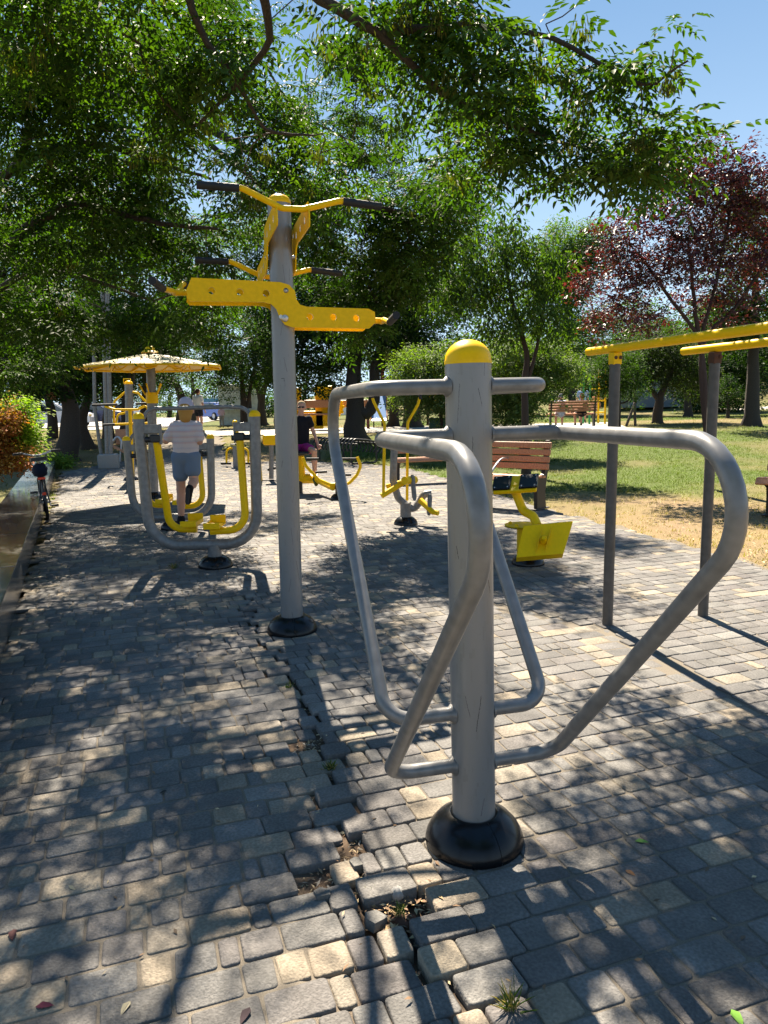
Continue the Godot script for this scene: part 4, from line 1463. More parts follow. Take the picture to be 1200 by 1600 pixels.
func grow(o: Node3D, lines: Array, blobs: Array, spec: Dictionary) -> void:
	# lines: [points, radius at start, radius at end] in world space, the first is the trunk
	var org := o.position
	rng.seed = spec.get("seed", 1)
	var pos: Array[Vector3] = []
	var par: Array[int] = []
	for e in lines:
		var pts: Array = e[0]
		var smooth_: Array = []
		for i in pts.size() - 1:
			var p0: Vector3 = pts[maxi(i - 1, 0)]
			var p1: Vector3 = pts[i]
			var p2: Vector3 = pts[i + 1]
			var p3: Vector3 = pts[mini(i + 2, pts.size() - 1)]
			for s in 4: smooth_.append(p1.cubic_interpolate(p2, p0, p3, s / 4.0))
		smooth_.append(pts[pts.size() - 1])
		var wob := 0.02
		var b := B.new()
		var rr := []
		var loc := []
		for i in smooth_.size():
			if i > 0 and i < smooth_.size() - 1: smooth_[i] += Vector3(rnd(-wob, wob), rnd(-wob, wob), rnd(-wob, wob)) * (e[1] * 5.0 + 0.3)
			var s := float(i) / (smooth_.size() - 1)
			var r := lerpf(e[1], e[2], pow(s, 0.8))
			if i == 0 and e == lines[0]: r *= 1.35
			rr.append(r)
			loc.append(smooth_[i] - org)
			pos.append(smooth_[i]); par.append(-1)
		b.tube(loc, rr, 12 if e == lines[0] else 8)
		part(b, "trunk" if e == lines[0] else "limb", spec.bark, o)
	var fixed := pos.size()
	var goals := []
	for e in blobs:
		for k in maxi(1, roundi(e[2] * spec.get("thin", 1.0))):
			var d := Vector3(rnd(-1, 1), rnd(-1, 1), rnd(-1, 1))
			while d.length() > 1.0 or d.length() < 0.25: d = Vector3(rnd(-1, 1), rnd(-1, 1), rnd(-1, 1))
			goals.append(e[0] + d * e[1])
	var keyed := []
	for p in goals:
		var best := 1e9
		for i in range(0, fixed): best = minf(best, pos[i].distance_squared_to(p))
		keyed.append([best, p])
	keyed.sort_custom(func(a, b): return a[0] < b[0])
	var ends := []
	for e in keyed:
		var p: Vector3 = e[1]
		var best := 1e9
		var bi := 0
		for i in pos.size():
			var d := pos[i].distance_squared_to(p)
			if d < best: best = d; bi = i
		var a := pos[bi]
		var dist := sqrt(best)
		var n := clampi(int(dist / 0.28), 2, 6)
		var last := bi
		var side := Vector3(rnd(-1, 1), rnd(-0.2, 1.0), rnd(-1, 1)) * dist * 0.14
		for k in range(1, n + 1):
			var s := float(k) / n
			var q := a.lerp(p, s) + side * sin(PI * s) + Vector3(rnd(-1, 1), rnd(-1, 1), rnd(-1, 1)) * 0.02
			pos.append(q); par.append(last)
			last = pos.size() - 1
		ends.append(last)
	# thickness from what each node carries
	var load_ := PackedFloat32Array()
	load_.resize(pos.size())
	for i in range(pos.size() - 1, fixed - 1, -1):
		load_[i] = maxf(load_[i], 1.0)
		if par[i] >= fixed: load_[par[i]] += load_[i]
	var tip: float = spec.get("tip", 0.0035)
	var tw := B.new()
	var top_r: float = lines[0][1] * 0.35
	for i in range(fixed, pos.size()):
		var r := minf(tip * pow(load_[i], 0.42), top_r)
		var r0 := r
		if par[i] >= fixed: r0 = minf(tip * pow(load_[par[i]], 0.42), top_r * 1.0)
		r0 = minf(r0, r * 1.6)
		tw.tube([pos[par[i]] - org, pos[i] - org], [r0, r], 5 if r > 0.012 else 3, false)
	if tw.v.size():
		tag(part(tw, "twig", spec.get("twig", M.twig), o), "", "", "", "stuff")
	# foliage
	var kinds: Array = spec.leaf
	var cols: Array = spec.colors
	var per: int = spec.per
	var sp := []
	var cc := []
	for k in kinds: sp.append([]); cc.append(PackedColorArray())
	for idx in ends:
		if rng.randf() < spec.get("bare", 0.0): continue
		for k in per:
			var at := pos[idx]
			var s := rng.randf()
			if par[idx] >= 0: at = pos[idx].lerp(pos[par[idx]], s * 1.1)
			at += Vector3(rnd(-1, 1), rnd(-1, 0.8), rnd(-1, 1)) * spec.get("spread", 0.22)
			var sc: float = rnd(0.75, 1.25) * spec.get("size", 1.0)
			var which := rng.randi() % kinds.size()
			sp[which].append(Transform3D(Basis.from_euler(Vector3(rnd(-0.5, 0.7), rnd(0, TAU), rnd(-0.5, 0.5))).scaled(Vector3.ONE * sc), at - org))
			var c: Color = cols[rng.randi() % cols.size()]
			var f := rnd(0.8, 1.2)
			cc[which].append(Color(c.r * f, c.g * f, c.b * f))
	for k in kinds.size():
		tag(scatter("crown", sprays[kinds[k]], spec.get("leafmat", M.leaf), sp[k], cc[k], o), "", "", "", "stuff")
	if spec.has("seeds"):
		var ss := []
		var sc2 := PackedColorArray()
		for k in spec.seeds:
			var idx: int = ends[rng.randi() % ends.size()]
			ss.append(Transform3D(Basis.from_euler(Vector3(0, rnd(0, TAU), 0)).scaled(Vector3.ONE * rnd(0.8, 1.4)), pos[idx] - org + Vector3(rnd(-0.1, 0.1), -0.06, rnd(-0.1, 0.1))))
			sc2.append(Color(0.20, 0.19, 0.06) * rnd(0.7, 1.1))
		tag(scatter("seed_bunch", sprays.seeds, M.leaf, ss, sc2, o), "", "", "", "stuff")

const ASH_COLORS := [Color(0.049, 0.094, 0.021), Color(0.036, 0.073, 0.020), Color(0.064, 0.114, 0.024), Color(0.086, 0.138, 0.029)]

func build_ash_trees() -> void:
	var spec := {"bark": M.bark, "leaf": ["ash0", "ash1"], "colors": ASH_COLORS, "per": 10, "spread": 0.21, "thin": 0.38, "bare": 0.34, "seed": 31, "seeds": 120, "tip": 0.0044}
	var b := thing("ash_tree", "ash tree arching its leafy limb over the bars from beyond the ledge", "tree", Vector3(-4.7, 0, -3.6), 0.0, "ash trees overhanging the path")
	grow(b, [
		[[Vector3(-4.7, -0.1, -3.6), Vector3(-4.65, 1.4, -3.7), Vector3(-4.4, 2.7, -3.95), Vector3(-4.0, 4.0, -4.4), Vector3(-3.4, 5.6, -5.2)], 0.19, 0.07],
		[[Vector3(-4.4, 2.7, -3.95), Vector3(-3.2, 3.9, -4.3), A(400, -40, 4.7), A(500, 0, 4.8), A(590, 52, 4.95), A(650, 108, 5.1), A(740, 172, 5.3), A(850, 212, 5.5), A(975, 250, 5.7)], 0.055, 0.008],
		[[A(590, 52, 4.95), A(720, 40, 5.0), A(860, 60, 5.0), A(1000, 130, 4.9), A(1075, 95, 4.8)], 0.030, 0.006],
		[[A(400, -40, 4.7), A(420, 60, 5.2), A(372, 130, 5.6), A(300, 200, 6.0)], 0.035, 0.010],
		[[A(280, -60, 5.2), A(310, 40, 5.4), A(372, 128, 5.6), A(415, 200, 5.9), A(490, 212, 6.2)], 0.034, 0.008],
		[[Vector3(-3.4, 5.6, -5.2), Vector3(-1.8, 6.2, -5.6), Vector3(0.2, 6.0, -5.6)], 0.06, 0.015],
	], [
		blob(1030, 95, 4.8, 10, 24, 0.2, 4), blob(1000, 222, 5.3, 44, 24, 0.3, 12), blob(890, 215, 5.5, 80, 20, 0.4, 13), blob(905, 105, 5.2, 50, 70, 0.4, 9),
		blob(820, 90, 5.3, 90, 90, 0.5, 16), blob(710, 100, 5.3, 90, 100, 0.5, 17), blob(760, 225, 5.8, 90, 26, 0.5, 11), blob(620, 60, 5.2, 80, 60, 0.5, 14),
		blob(500, 10, 5.4, 60, 30, 0.5, 9), blob(300, 60, 5.8, 120, 90, 0.7, 28), blob(330, 250, 6.4, 110, 80, 0.7, 24), blob(520, 260, 6.6, 60, 50, 0.5, 12), blob(120, 30, 5.6, 130, 60, 0.7, 24),
		[Vector3(0.4, 5.3, -5.6), Vector3(1.6, 0.8, 1.5), 3], [Vector3(-2.4, 5.6, -4.6), Vector3(1.8, 1.0, 1.7), 12], [Vector3(-1.6, 6.4, -7.0), Vector3(1.7, 0.8, 1.5), 8],
	], spec)
	var a := thing("ash_tree", "large ash tree spreading low bare-barked limbs above the walking trainers", "tree", Vector3(-7.6, 0, -9.6), 0.0, "ash trees overhanging the path")
	spec.seed = 57
	spec.seeds = 120
	spec.per = 10
	spec.thin = 0.72
	spec.bare = 0.3
	grow(a, [
		[[Vector3(-7.6, -0.1, -9.6), Vector3(-7.5, 1.3, -9.5), Vector3(-7.1, 2.6, -9.3), Vector3(-6.6, 4.2, -9.4), Vector3(-5.6, 6.2, -9.8)], 0.26, 0.09],
		[[Vector3(-7.1, 2.6, -9.3), A(-40, 415, 8.4), A(50, 352, 8.0), A(110, 324, 7.8), A(170, 328, 7.6), A(250, 350, 7.5), A(340, 358, 7.4)], 0.085, 0.014],
		[[Vector3(-7.0, 3.0, -9.3), A(-50, 320, 8.0), A(10, 272, 7.6), A(75, 238, 7.4), A(150, 226, 7.3), A(240, 250, 7.2), A(330, 280, 7.2)], 0.07, 0.012],
		[[Vector3(-6.9, 2.4, -9.3), A(-40, 470, 8.6), A(40, 430, 8.4), A(120, 430, 8.2), A(240, 470, 8.0)], 0.06, 0.012],
		[[A(20, 268, 7.6), A(45, 200, 7.2), A(20, 110, 6.8), A(0, 40, 6.4)], 0.05, 0.015],
		[[Vector3(-6.6, 4.2, -9.4), Vector3(-4.6, 5.2, -9.2), Vector3(-2.4, 4.9, -9.0), A(500, 300, 8.8), A(640, 335, 8.9), A(740, 350, 9.2)], 0.09, 0.015],
		[[Vector3(-2.4, 4.9, -9.0), A(460, 330, 9.6), A(560, 420, 9.8), A(600, 500, 10.0)], 0.04, 0.010],
		[[Vector3(-7.0, 2.8, -9.4), Vector3(-6.8, 3.2, -11.5), Vector3(-6.2, 3.6, -13.5)], 0.08, 0.02],
	], [
		blob(60, 120, 6.8, 120, 110, 0.8, 26), blob(180, 230, 7.2, 130, 90, 0.8, 26), blob(60, 330, 7.8, 130, 90, 0.8, 24), blob(230, 400, 7.8, 140, 60, 0.8, 22),
		blob(60, 490, 9.0, 140, 60, 0.9, 26), blob(230, 490, 9.8, 110, 30, 0.9, 18), blob(330, 470, 9.2, 70, 50, 0.7, 12), blob(30, 560, 10.5, 100, 26, 0.8, 14), blob(140, 540, 11.0, 60, 24, 0.8, 9),
		blob(500, 330, 9.0, 90, 70, 0.8, 20), blob(630, 370, 9.2, 85, 60, 0.8, 26), blob(690, 300, 9.0, 50, 40, 0.6, 10), blob(560, 450, 9.8, 80, 70, 0.8, 22), blob(640, 450, 9.8, 60, 40, 0.7, 14), blob(580, 528, 10.0, 36, 20, 0.3, 6),
		blob(420, 300, 8.4, 80, 90, 0.8, 18), blob(440, 200, 8.0, 60, 40, 0.6, 8),
		[Vector3(-4.2, 6.2, -9.6), Vector3(2.6, 1.1, 2.4), 24], [Vector3(-1.4, 5.9, -10.2), Vector3(1.6, 0.8, 1.6), 8], [Vector3(-5.6, 4.6, -13.0), Vector3(1.9, 1.1, 1.8), 26], [Vector3(-4.2, 4.4, -11.4), Vector3(1.6, 0.7, 1.4), 14], [Vector3(-4.6, 4.7, -13.8), Vector3(1.7, 0.7, 1.2), 24],
		blob(60, 200, 12.5, 130, 110, 1.2, 30), blob(230, 120, 13.0, 130, 90, 1.2, 26), blob(300, 300, 13.5, 120, 90, 1.2, 28), blob(120, 380, 14.0, 130, 70, 1.0, 24), blob(420, 380, 14.0, 70, 70, 1.0, 14),
		blob(500, 150, 12.0, 90, 80, 1.0, 24), blob(610, 230, 12.5, 110, 70, 1.0, 26), blob(580, 60, 12.0, 110, 60, 1.0, 20), blob(340, 40, 12.0, 90, 60, 1.0, 16), blob(700, 180, 13.0, 70, 60, 0.8, 12),
	], spec)

func build_trees_behind_the_viewer() -> void:
	var spec := {"bark": M.bark, "leaf": ["ash0", "ash1"], "colors": ASH_COLORS, "per": 8, "spread": 0.34, "seed": 131, "tip": 0.0032, "size": 1.25}
	for e in [[Vector3(3.4, 0, 4.6), Vector3(2.6, 5.2, 3.2), Vector3(3.0, 1.5, 2.6), "ash tree standing on the lawn side behind the bars, shading the near paving"], [Vector3(-4.4, 0, 3.4), Vector3(-2.6, 5.2, 1.8), Vector3(2.6, 1.4, 2.6), "ash tree standing beyond the near end of the ledge, shading the near paving"]]:
		spec.seed += 1
		var o := thing("ash_tree", e[3], "tree", e[0], 0.0, "ash trees overhanging the path")
		var b: Vector3 = e[0]
		grow(o, [[[b - Vector3(0, 0.1, 0), b + Vector3(0.1, 1.6, -0.1), b.lerp(e[1], 0.5) + Vector3(0, 1.6, 0), e[1]], 0.2, 0.05]], [[e[1], e[2], 95]], spec)

func bg_tree(called: String, label: String, group: String, bx: float, by: float, z: float, trunk_r: float, tops: Array, blobs: Array, spec: Dictionary) -> void:
	# tops: pixel points of the stems above the base
	var base := A(bx, by, z)
	base.y = terrain(base.x, base.z)
	var o := thing(called, label, "tree", base, 0.0, group)
	var lines := []
	for t in tops:
		var pts: Array = []
		if lines.is_empty(): pts.append(base - Vector3(0, 0.1, 0))
		else: pts.append(lines[0][0][mini(1, lines[0][0].size() - 1)])
		for e in t: pts.append(A(e[0], e[1], z))
		lines.append([pts, trunk_r if lines.is_empty() else trunk_r * 0.6, trunk_r * 0.3])
	var bl := []
	for e in blobs: bl.append(blob(e[0], e[1], z + (e[5] if e.size() > 5 else 0.0), e[2], e[3], minf(e[2], 90) * z / FOCAL * 0.8, e[4]))
	grow(o, lines, bl, spec)

func build_background_trees() -> void:
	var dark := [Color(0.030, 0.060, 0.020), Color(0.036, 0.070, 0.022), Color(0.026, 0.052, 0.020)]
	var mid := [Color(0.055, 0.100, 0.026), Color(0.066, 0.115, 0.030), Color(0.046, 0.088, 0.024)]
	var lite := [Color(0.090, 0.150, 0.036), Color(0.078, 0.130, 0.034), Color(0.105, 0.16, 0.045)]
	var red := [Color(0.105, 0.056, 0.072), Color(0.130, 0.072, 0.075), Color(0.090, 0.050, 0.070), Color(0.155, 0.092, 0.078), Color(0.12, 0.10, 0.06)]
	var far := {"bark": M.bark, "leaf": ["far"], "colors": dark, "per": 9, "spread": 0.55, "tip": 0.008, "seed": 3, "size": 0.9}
	# dark double trunk in the middle and its crown
	var s := far.duplicate(); s.per = 10
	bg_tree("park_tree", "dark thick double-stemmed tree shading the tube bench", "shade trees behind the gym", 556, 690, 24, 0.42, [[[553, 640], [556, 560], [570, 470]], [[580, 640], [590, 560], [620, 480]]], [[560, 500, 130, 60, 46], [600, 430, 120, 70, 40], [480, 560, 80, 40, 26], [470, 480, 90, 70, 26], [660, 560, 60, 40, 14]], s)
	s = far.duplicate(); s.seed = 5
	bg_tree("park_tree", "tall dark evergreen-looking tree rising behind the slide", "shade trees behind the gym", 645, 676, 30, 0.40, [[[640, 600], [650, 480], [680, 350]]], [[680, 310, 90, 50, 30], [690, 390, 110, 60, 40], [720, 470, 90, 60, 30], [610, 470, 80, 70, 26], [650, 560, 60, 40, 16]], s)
	s = far.duplicate(); s.seed = 55; s.colors = dark
	bg_tree("park_tree", "slim dark tree between the slide and the green bin", "shade trees behind the gym", 614, 672, 32, 0.26, [[[618, 600], [615, 520]]], [[610, 540, 50, 40, 14]], s)
	# loose drooping tree behind the yellow-topped post
	s = {"bark": M.bark_plum, "leaf": ["droop"], "colors": [Color(0.105, 0.155, 0.04), Color(0.085, 0.135, 0.036), Color(0.06, 0.105, 0.032)], "per": 9, "bare": 0.12, "spread": 0.34, "tip": 0.005, "seed": 9}
	bg_tree("peach_tree", "slender tree with long drooping leaves behind the yellow-domed post", "", 822, 690, 15.5, 0.09, [[[820, 600], [822, 550], [800, 470], [790, 400]], [[835, 560], [850, 480]]], [[785, 385, 60, 40, 20], [755, 450, 70, 55, 22], [838, 455, 46, 60, 18], [715, 420, 36, 66, 12], [800, 510, 90, 30, 20], [868, 410, 24, 40, 7], [700, 480, 30, 50, 9]], s)
	# round light shrub-trees
	s = {"bark": M.bark_plum, "leaf": ["small", "broad"], "colors": [Color(0.165, 0.22, 0.075), Color(0.135, 0.19, 0.065), Color(0.20, 0.25, 0.10)], "per": 15, "spread": 0.36, "tip": 0.004, "seed": 12, "size": 1.15}
	bg_tree("round_shrub", "big round light green shrub with fruit-like leaves beside the green bin", "leafy shrubs on the lawn edge", 690, 672, 19.5, 0.06, [[[690, 640], [680, 600]], [[700, 630], [740, 590]]], [[690, 590, 60, 40, 46], [660, 615, 40, 40, 28], [725, 625, 46, 40, 28], [650, 570, 40, 25, 18], [740, 580, 40, 40, 22]], s)
	s = s.duplicate(); s.seed = 13
	bg_tree("round_shrub", "broad light green shrub standing behind the grey bar end", "leafy shrubs on the lawn edge", 815, 676, 19.0, 0.06, [[[815, 640], [810, 600]], [[830, 640], [860, 590]], [[800, 640], [780, 600]]], [[815, 590, 70, 45, 54], [860, 570, 46, 36, 26], [780, 630, 46, 36, 26], [820, 640, 26, 22, 12], [820, 550, 60, 25, 24]], s)
	s = s.duplicate(); s.seed = 14; s.colors = mid
	bg_tree("round_shrub", "thin-stemmed leafy young tree staked beside the far bench", "leafy shrubs on the lawn edge", 968, 672, 24.0, 0.05, [[[968, 630], [965, 580]], [[985, 620], [990, 560]]], [[965, 575, 40, 36, 22], [930, 585, 36, 36, 18], [985, 600, 30, 26, 12]], s)
	for e in [[1000, 52, 548, 60, 0], [1080, 56, 535, 70, 1], [1160, 60, 500, 80, 0], [1235, 54, 520, 70, 1], [930, 58, 560, 50, 1], [1120, 44, 575, 46, 0], [820, 50, 560, 60, 0], [740, 52, 560, 60, 1]]:
		var sh := far.duplicate(); sh.seed = int(e[0]); sh.per = 10; sh.size = 1.5; sh.spread = 1.0; sh.tip = 0.014
		sh.colors = mid if e[4] == 1 else dark
		bg_tree("slope_tree", {1000: "leafy tree on the slope above the low grey building", 1080: "taller leafy tree on the slope behind the dark low-crowned tree", 1160: "tallest tree on the slope behind the plum trunk", 1235: "leafy tree on the slope beside the far path", 930: "leafy tree behind the climbing frame", 1120: "small dark tree where the far path meets the slope", 820: "dark tree far behind the broad shrub", 740: "leafy tree far behind the peach tree"}[int(e[0])], "trees on the far side of the lawn", e[0], 640, e[1], 0.22, [[[e[0], e[2] + 50], [e[0] + 3, e[2] + 10]]], [[e[0], e[2], e[3], 40, 26], [e[0] + 15, e[2] + 36, e[3], 30, 22], [e[0] - 30, e[2] + 24, e[3] * 0.6, 30, 14]], sh)
	# purple plum
	s = {"bark": M.bark_plum, "twig": M.bark_plum, "leaf": ["plum"], "leafmat": M.leaf_red, "colors": red, "per": 8, "spread": 0.26, "tip": 0.005, "bare": 0.15, "seed": 17, "size": 0.95}
	bg_tree("purple_plum_tree", "purple-leaved plum tree rising above the yellow bars", "", 1108, 766, 12.4, 0.075, [[[1106, 700], [1100, 600], [1094, 540], [1085, 470], [1075, 380]], [[1096, 545], [1050, 470], [1000, 400]], [[1096, 540], [1120, 440], [1140, 330]], [[1096, 545], [1150, 480], [1200, 400]]], [[1080, 330, 80, 60, 40], [1000, 390, 75, 50, 32], [1130, 280, 60, 45, 28], [1080, 420, 110, 50, 44], [960, 440, 50, 36, 16], [980, 490, 60, 30, 16], [1170, 380, 60, 70, 36], [1180, 300, 50, 40, 16], [1130, 470, 50, 30, 12], [1060, 260, 50, 36, 14], [1110, 225, 26, 22, 4]], s)
	# green trees behind the plum and on the hillside
	s = far.duplicate(); s.colors = lite; s.seed = 23; s.leaf = ["farfine"]; s.per = 14; s.size = 1.7; s.spread = 0.7; s.colors = [Color(0.13, 0.19, 0.055), Color(0.11, 0.17, 0.05)]
	bg_tree("park_tree", "pale green feathery tree standing against the sky beside the plum", "trees on the far side of the lawn", 895, 640, 48, 0.3, [[[890, 560], [885, 450]]], [[890, 400, 50, 46, 34], [880, 450, 60, 50, 34], [930, 390, 36, 40, 16], [910, 520, 60, 50, 26]], s)
	s = far.duplicate(); s.colors = mid; s.seed = 24
	bg_tree("park_tree", "broad green tree behind the purple plum", "trees on the far side of the lawn", 1175, 640, 26, 0.3, [[[1178, 560], [1180, 430]]], [[1180, 350, 70, 70, 30], [1190, 450, 70, 60, 30], [1120, 500, 60, 36, 20], [1240, 420, 70, 120, 30]], s)
	s = far.duplicate(); s.colors = [Color(0.05, 0.075, 0.035), Color(0.06, 0.085, 0.04), Color(0.04, 0.062, 0.03)]; s.seed = 25; s.leaf = ["farfine"]; s.per = 11
	bg_tree("olive_tree", "grey-green tree with a dark forked trunk on the lawn", "trees on the far side of the lawn", 1027, 657, 29, 0.24, [[[1030, 632], [1034, 612], [1060, 560]], [[1028, 622], [1012, 600], [1000, 560]]], [[1030, 560, 60, 34, 34], [1075, 580, 46, 30, 22], [990, 560, 40, 34, 18], [1030, 530, 70, 20, 20]], s)
	s = far.duplicate(); s.colors = dark; s.seed = 26
	bg_tree("park_tree", "low-crowned dark tree at the foot of the grassy slope", "trees on the far side of the lawn", 1075, 640, 38, 0.25, [[[1076, 610], [1080, 580]]], [[1090, 570, 60, 36, 30], [1150, 580, 60, 30, 30], [1190, 560, 50, 40, 24], [1130, 540, 80, 26, 26]], s)
	s = far.duplicate(); s.colors = dark; s.seed = 27; s.per = 7; s.size = 0.6; s.spread = 0.35
	bg_tree("conifer_bush", "round dark bush at the edge of the far path", "trees on the far side of the lawn", 1138, 640, 34, 0.10, [[[1138, 625], [1138, 605]]], [[1138, 618, 18, 18, 14], [1128, 600, 12, 10, 5]], s)
	# row of dark trunks on the left
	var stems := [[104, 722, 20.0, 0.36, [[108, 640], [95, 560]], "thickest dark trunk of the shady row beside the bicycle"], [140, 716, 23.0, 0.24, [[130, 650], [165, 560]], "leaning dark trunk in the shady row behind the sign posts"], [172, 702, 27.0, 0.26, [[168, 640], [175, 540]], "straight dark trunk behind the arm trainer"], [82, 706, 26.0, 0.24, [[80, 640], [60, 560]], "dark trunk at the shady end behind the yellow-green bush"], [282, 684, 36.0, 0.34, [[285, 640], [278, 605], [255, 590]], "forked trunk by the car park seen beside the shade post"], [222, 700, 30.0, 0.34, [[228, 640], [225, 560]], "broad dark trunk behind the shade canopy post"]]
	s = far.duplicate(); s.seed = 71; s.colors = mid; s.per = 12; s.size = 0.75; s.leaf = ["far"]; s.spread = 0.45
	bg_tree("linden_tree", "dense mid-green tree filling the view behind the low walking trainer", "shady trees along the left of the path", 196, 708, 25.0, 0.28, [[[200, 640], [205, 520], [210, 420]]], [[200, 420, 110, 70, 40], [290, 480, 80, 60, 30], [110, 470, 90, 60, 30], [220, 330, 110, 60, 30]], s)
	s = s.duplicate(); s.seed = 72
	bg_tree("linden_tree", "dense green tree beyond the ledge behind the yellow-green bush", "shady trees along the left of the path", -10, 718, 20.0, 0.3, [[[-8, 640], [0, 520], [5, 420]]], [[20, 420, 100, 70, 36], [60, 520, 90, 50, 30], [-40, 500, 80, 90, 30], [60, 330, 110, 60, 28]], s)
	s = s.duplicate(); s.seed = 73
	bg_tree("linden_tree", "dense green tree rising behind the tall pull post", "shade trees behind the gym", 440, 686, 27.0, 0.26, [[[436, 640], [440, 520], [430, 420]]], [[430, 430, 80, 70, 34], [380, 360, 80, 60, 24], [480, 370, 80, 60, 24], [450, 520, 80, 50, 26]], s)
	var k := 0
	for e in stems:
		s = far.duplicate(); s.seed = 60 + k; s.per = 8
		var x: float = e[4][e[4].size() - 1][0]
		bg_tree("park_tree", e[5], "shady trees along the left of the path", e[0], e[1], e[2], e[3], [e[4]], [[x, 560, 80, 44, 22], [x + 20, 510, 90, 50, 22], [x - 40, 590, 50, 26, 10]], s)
		k += 1
	s = far.duplicate(); s.colors = mid; s.seed = 81
	bg_tree("park_tree", "leafy tree in front of the white kiosk", "trees by the car park", 382, 672, 36, 0.24, [[[380, 630], [375, 560]], [[384, 640], [400, 560]]], [[380, 560, 60, 46, 34], [340, 580, 50, 40, 22], [420, 560, 40, 50, 18], [390, 500, 60, 40, 20]], s)
	s = far.duplicate(); s.colors = dark; s.seed = 82
	bg_tree("park_tree", "slender forked tree just behind the kiosk tree", "trees by the car park", 412, 668, 40, 0.28, [[[408, 630], [415, 600], [425, 560]], [[405, 615], [398, 590]]], [[430, 570, 50, 40, 20], [430, 520, 50, 40, 16]], s)
	s = far.duplicate(); s.colors = mid; s.seed = 83
	bg_tree("park_tree", "airy tree by the parked cars", "trees by the car park", 300, 668, 44, 0.26, [[[303, 630], [300, 590]]], [[300, 570, 60, 36, 24], [270, 600, 30, 24, 8]], s)
	# bush on the left
	s = {"bark": M.bark_plum, "leaf": ["broad"], "colors": [Color(0.30, 0.42, 0.05), Color(0.36, 0.46, 0.07), Color(0.24, 0.36, 0.05)], "per": 12, "spread": 0.16, "tip": 0.003, "seed": 91, "size": 1.0}
	bg_tree("redbud_bush", "bright yellow-green bush behind the granite ledge", "", -10, 745, 13.0, 0.03, [[[0, 700], [20, 660]], [[-20, 700], [-40, 650]]], [[26, 662, 26, 28, 22], [5, 645, 36, 22, 16], [-30, 680, 50, 40, 20], [40, 692, 16, 14, 6], [20, 700, 30, 20, 10]], s)
	s = s.duplicate(); s.colors = [Color(0.46, 0.17, 0.05), Color(0.40, 0.12, 0.04), Color(0.48, 0.26, 0.08)]; s.seed = 92
	bg_tree("rusty_bush", "rust-orange leaved bush beside the yellow-green one", "", -20, 750, 12.4, 0.03, [[[-5, 700], [5, 660]], [[-25, 700], [-20, 660]]], [[2, 660, 16, 26, 9], [15, 718, 30, 14, 10], [-20, 690, 30, 30, 10]], s)
	s = s.duplicate(); s.colors = [Color(0.16, 0.25, 0.035), Color(0.2, 0.3, 0.05)]; s.seed = 93; s.spread = 0.12
	bg_tree("young_shoot", "small bright green shoot growing at the far end of the ledge", "", 96, 738, 18.6, 0.012, [[[95, 725], [92, 715]]], [[95, 722, 12, 9, 7]], s)
	# far belt of trees closing the view
	s = far.duplicate(); s.leaf = ["far"]; s.per = 7; s.size = 2.0; s.spread = 1.3; s.tip = 0.02
	rng.seed = 5
	var belt := ["tree wholly behind the rusty bush", "dark tree behind the yellow-green bush", "pale tree beyond the row of dark trunks", "rounded tree beyond the pair of masts", "dark tree beyond the shade canopy", "low pale tree beyond the parked blue car", "rounded tree beyond the kiosk", "dark tree beyond the play house", "pale tree beyond the slide", "rounded tree beyond the round shrub", "tall dark tree beyond the peach tree", "tall pale tree beyond the far bench", "tall rounded tree beyond the olive tree", "tall dark tree on the slope beyond the plum", "tall pale tree on top of the slope"]
	for i in 15:
		var x := -260.0 + i * 105.0
		var zz := 74.0 + 9.0 * (i % 3)
		s = s.duplicate(); s.seed = 200 + i
		s.colors = [mid, dark, lite][i % 3]
		var skip := i == 5
		var hh := 545.0 + 26.0 * ((i * 7) % 4)
		if i >= 10: hh -= 40.0
		if skip: hh = 600.0
		bg_tree("distant_tree", belt[i] + " in the distant belt beyond the park", "distant tree belt", x, 645, zz, 0.35, [[[x, 620], [x + 5, hh + 20]]], [[x, hh, 62, 40, 22], [x + 20, hh + 45, 66, 34, 20]] + ([] if i == 5 or i < 2 else [[x + 40, 628, 62, 18, 16]]), s)

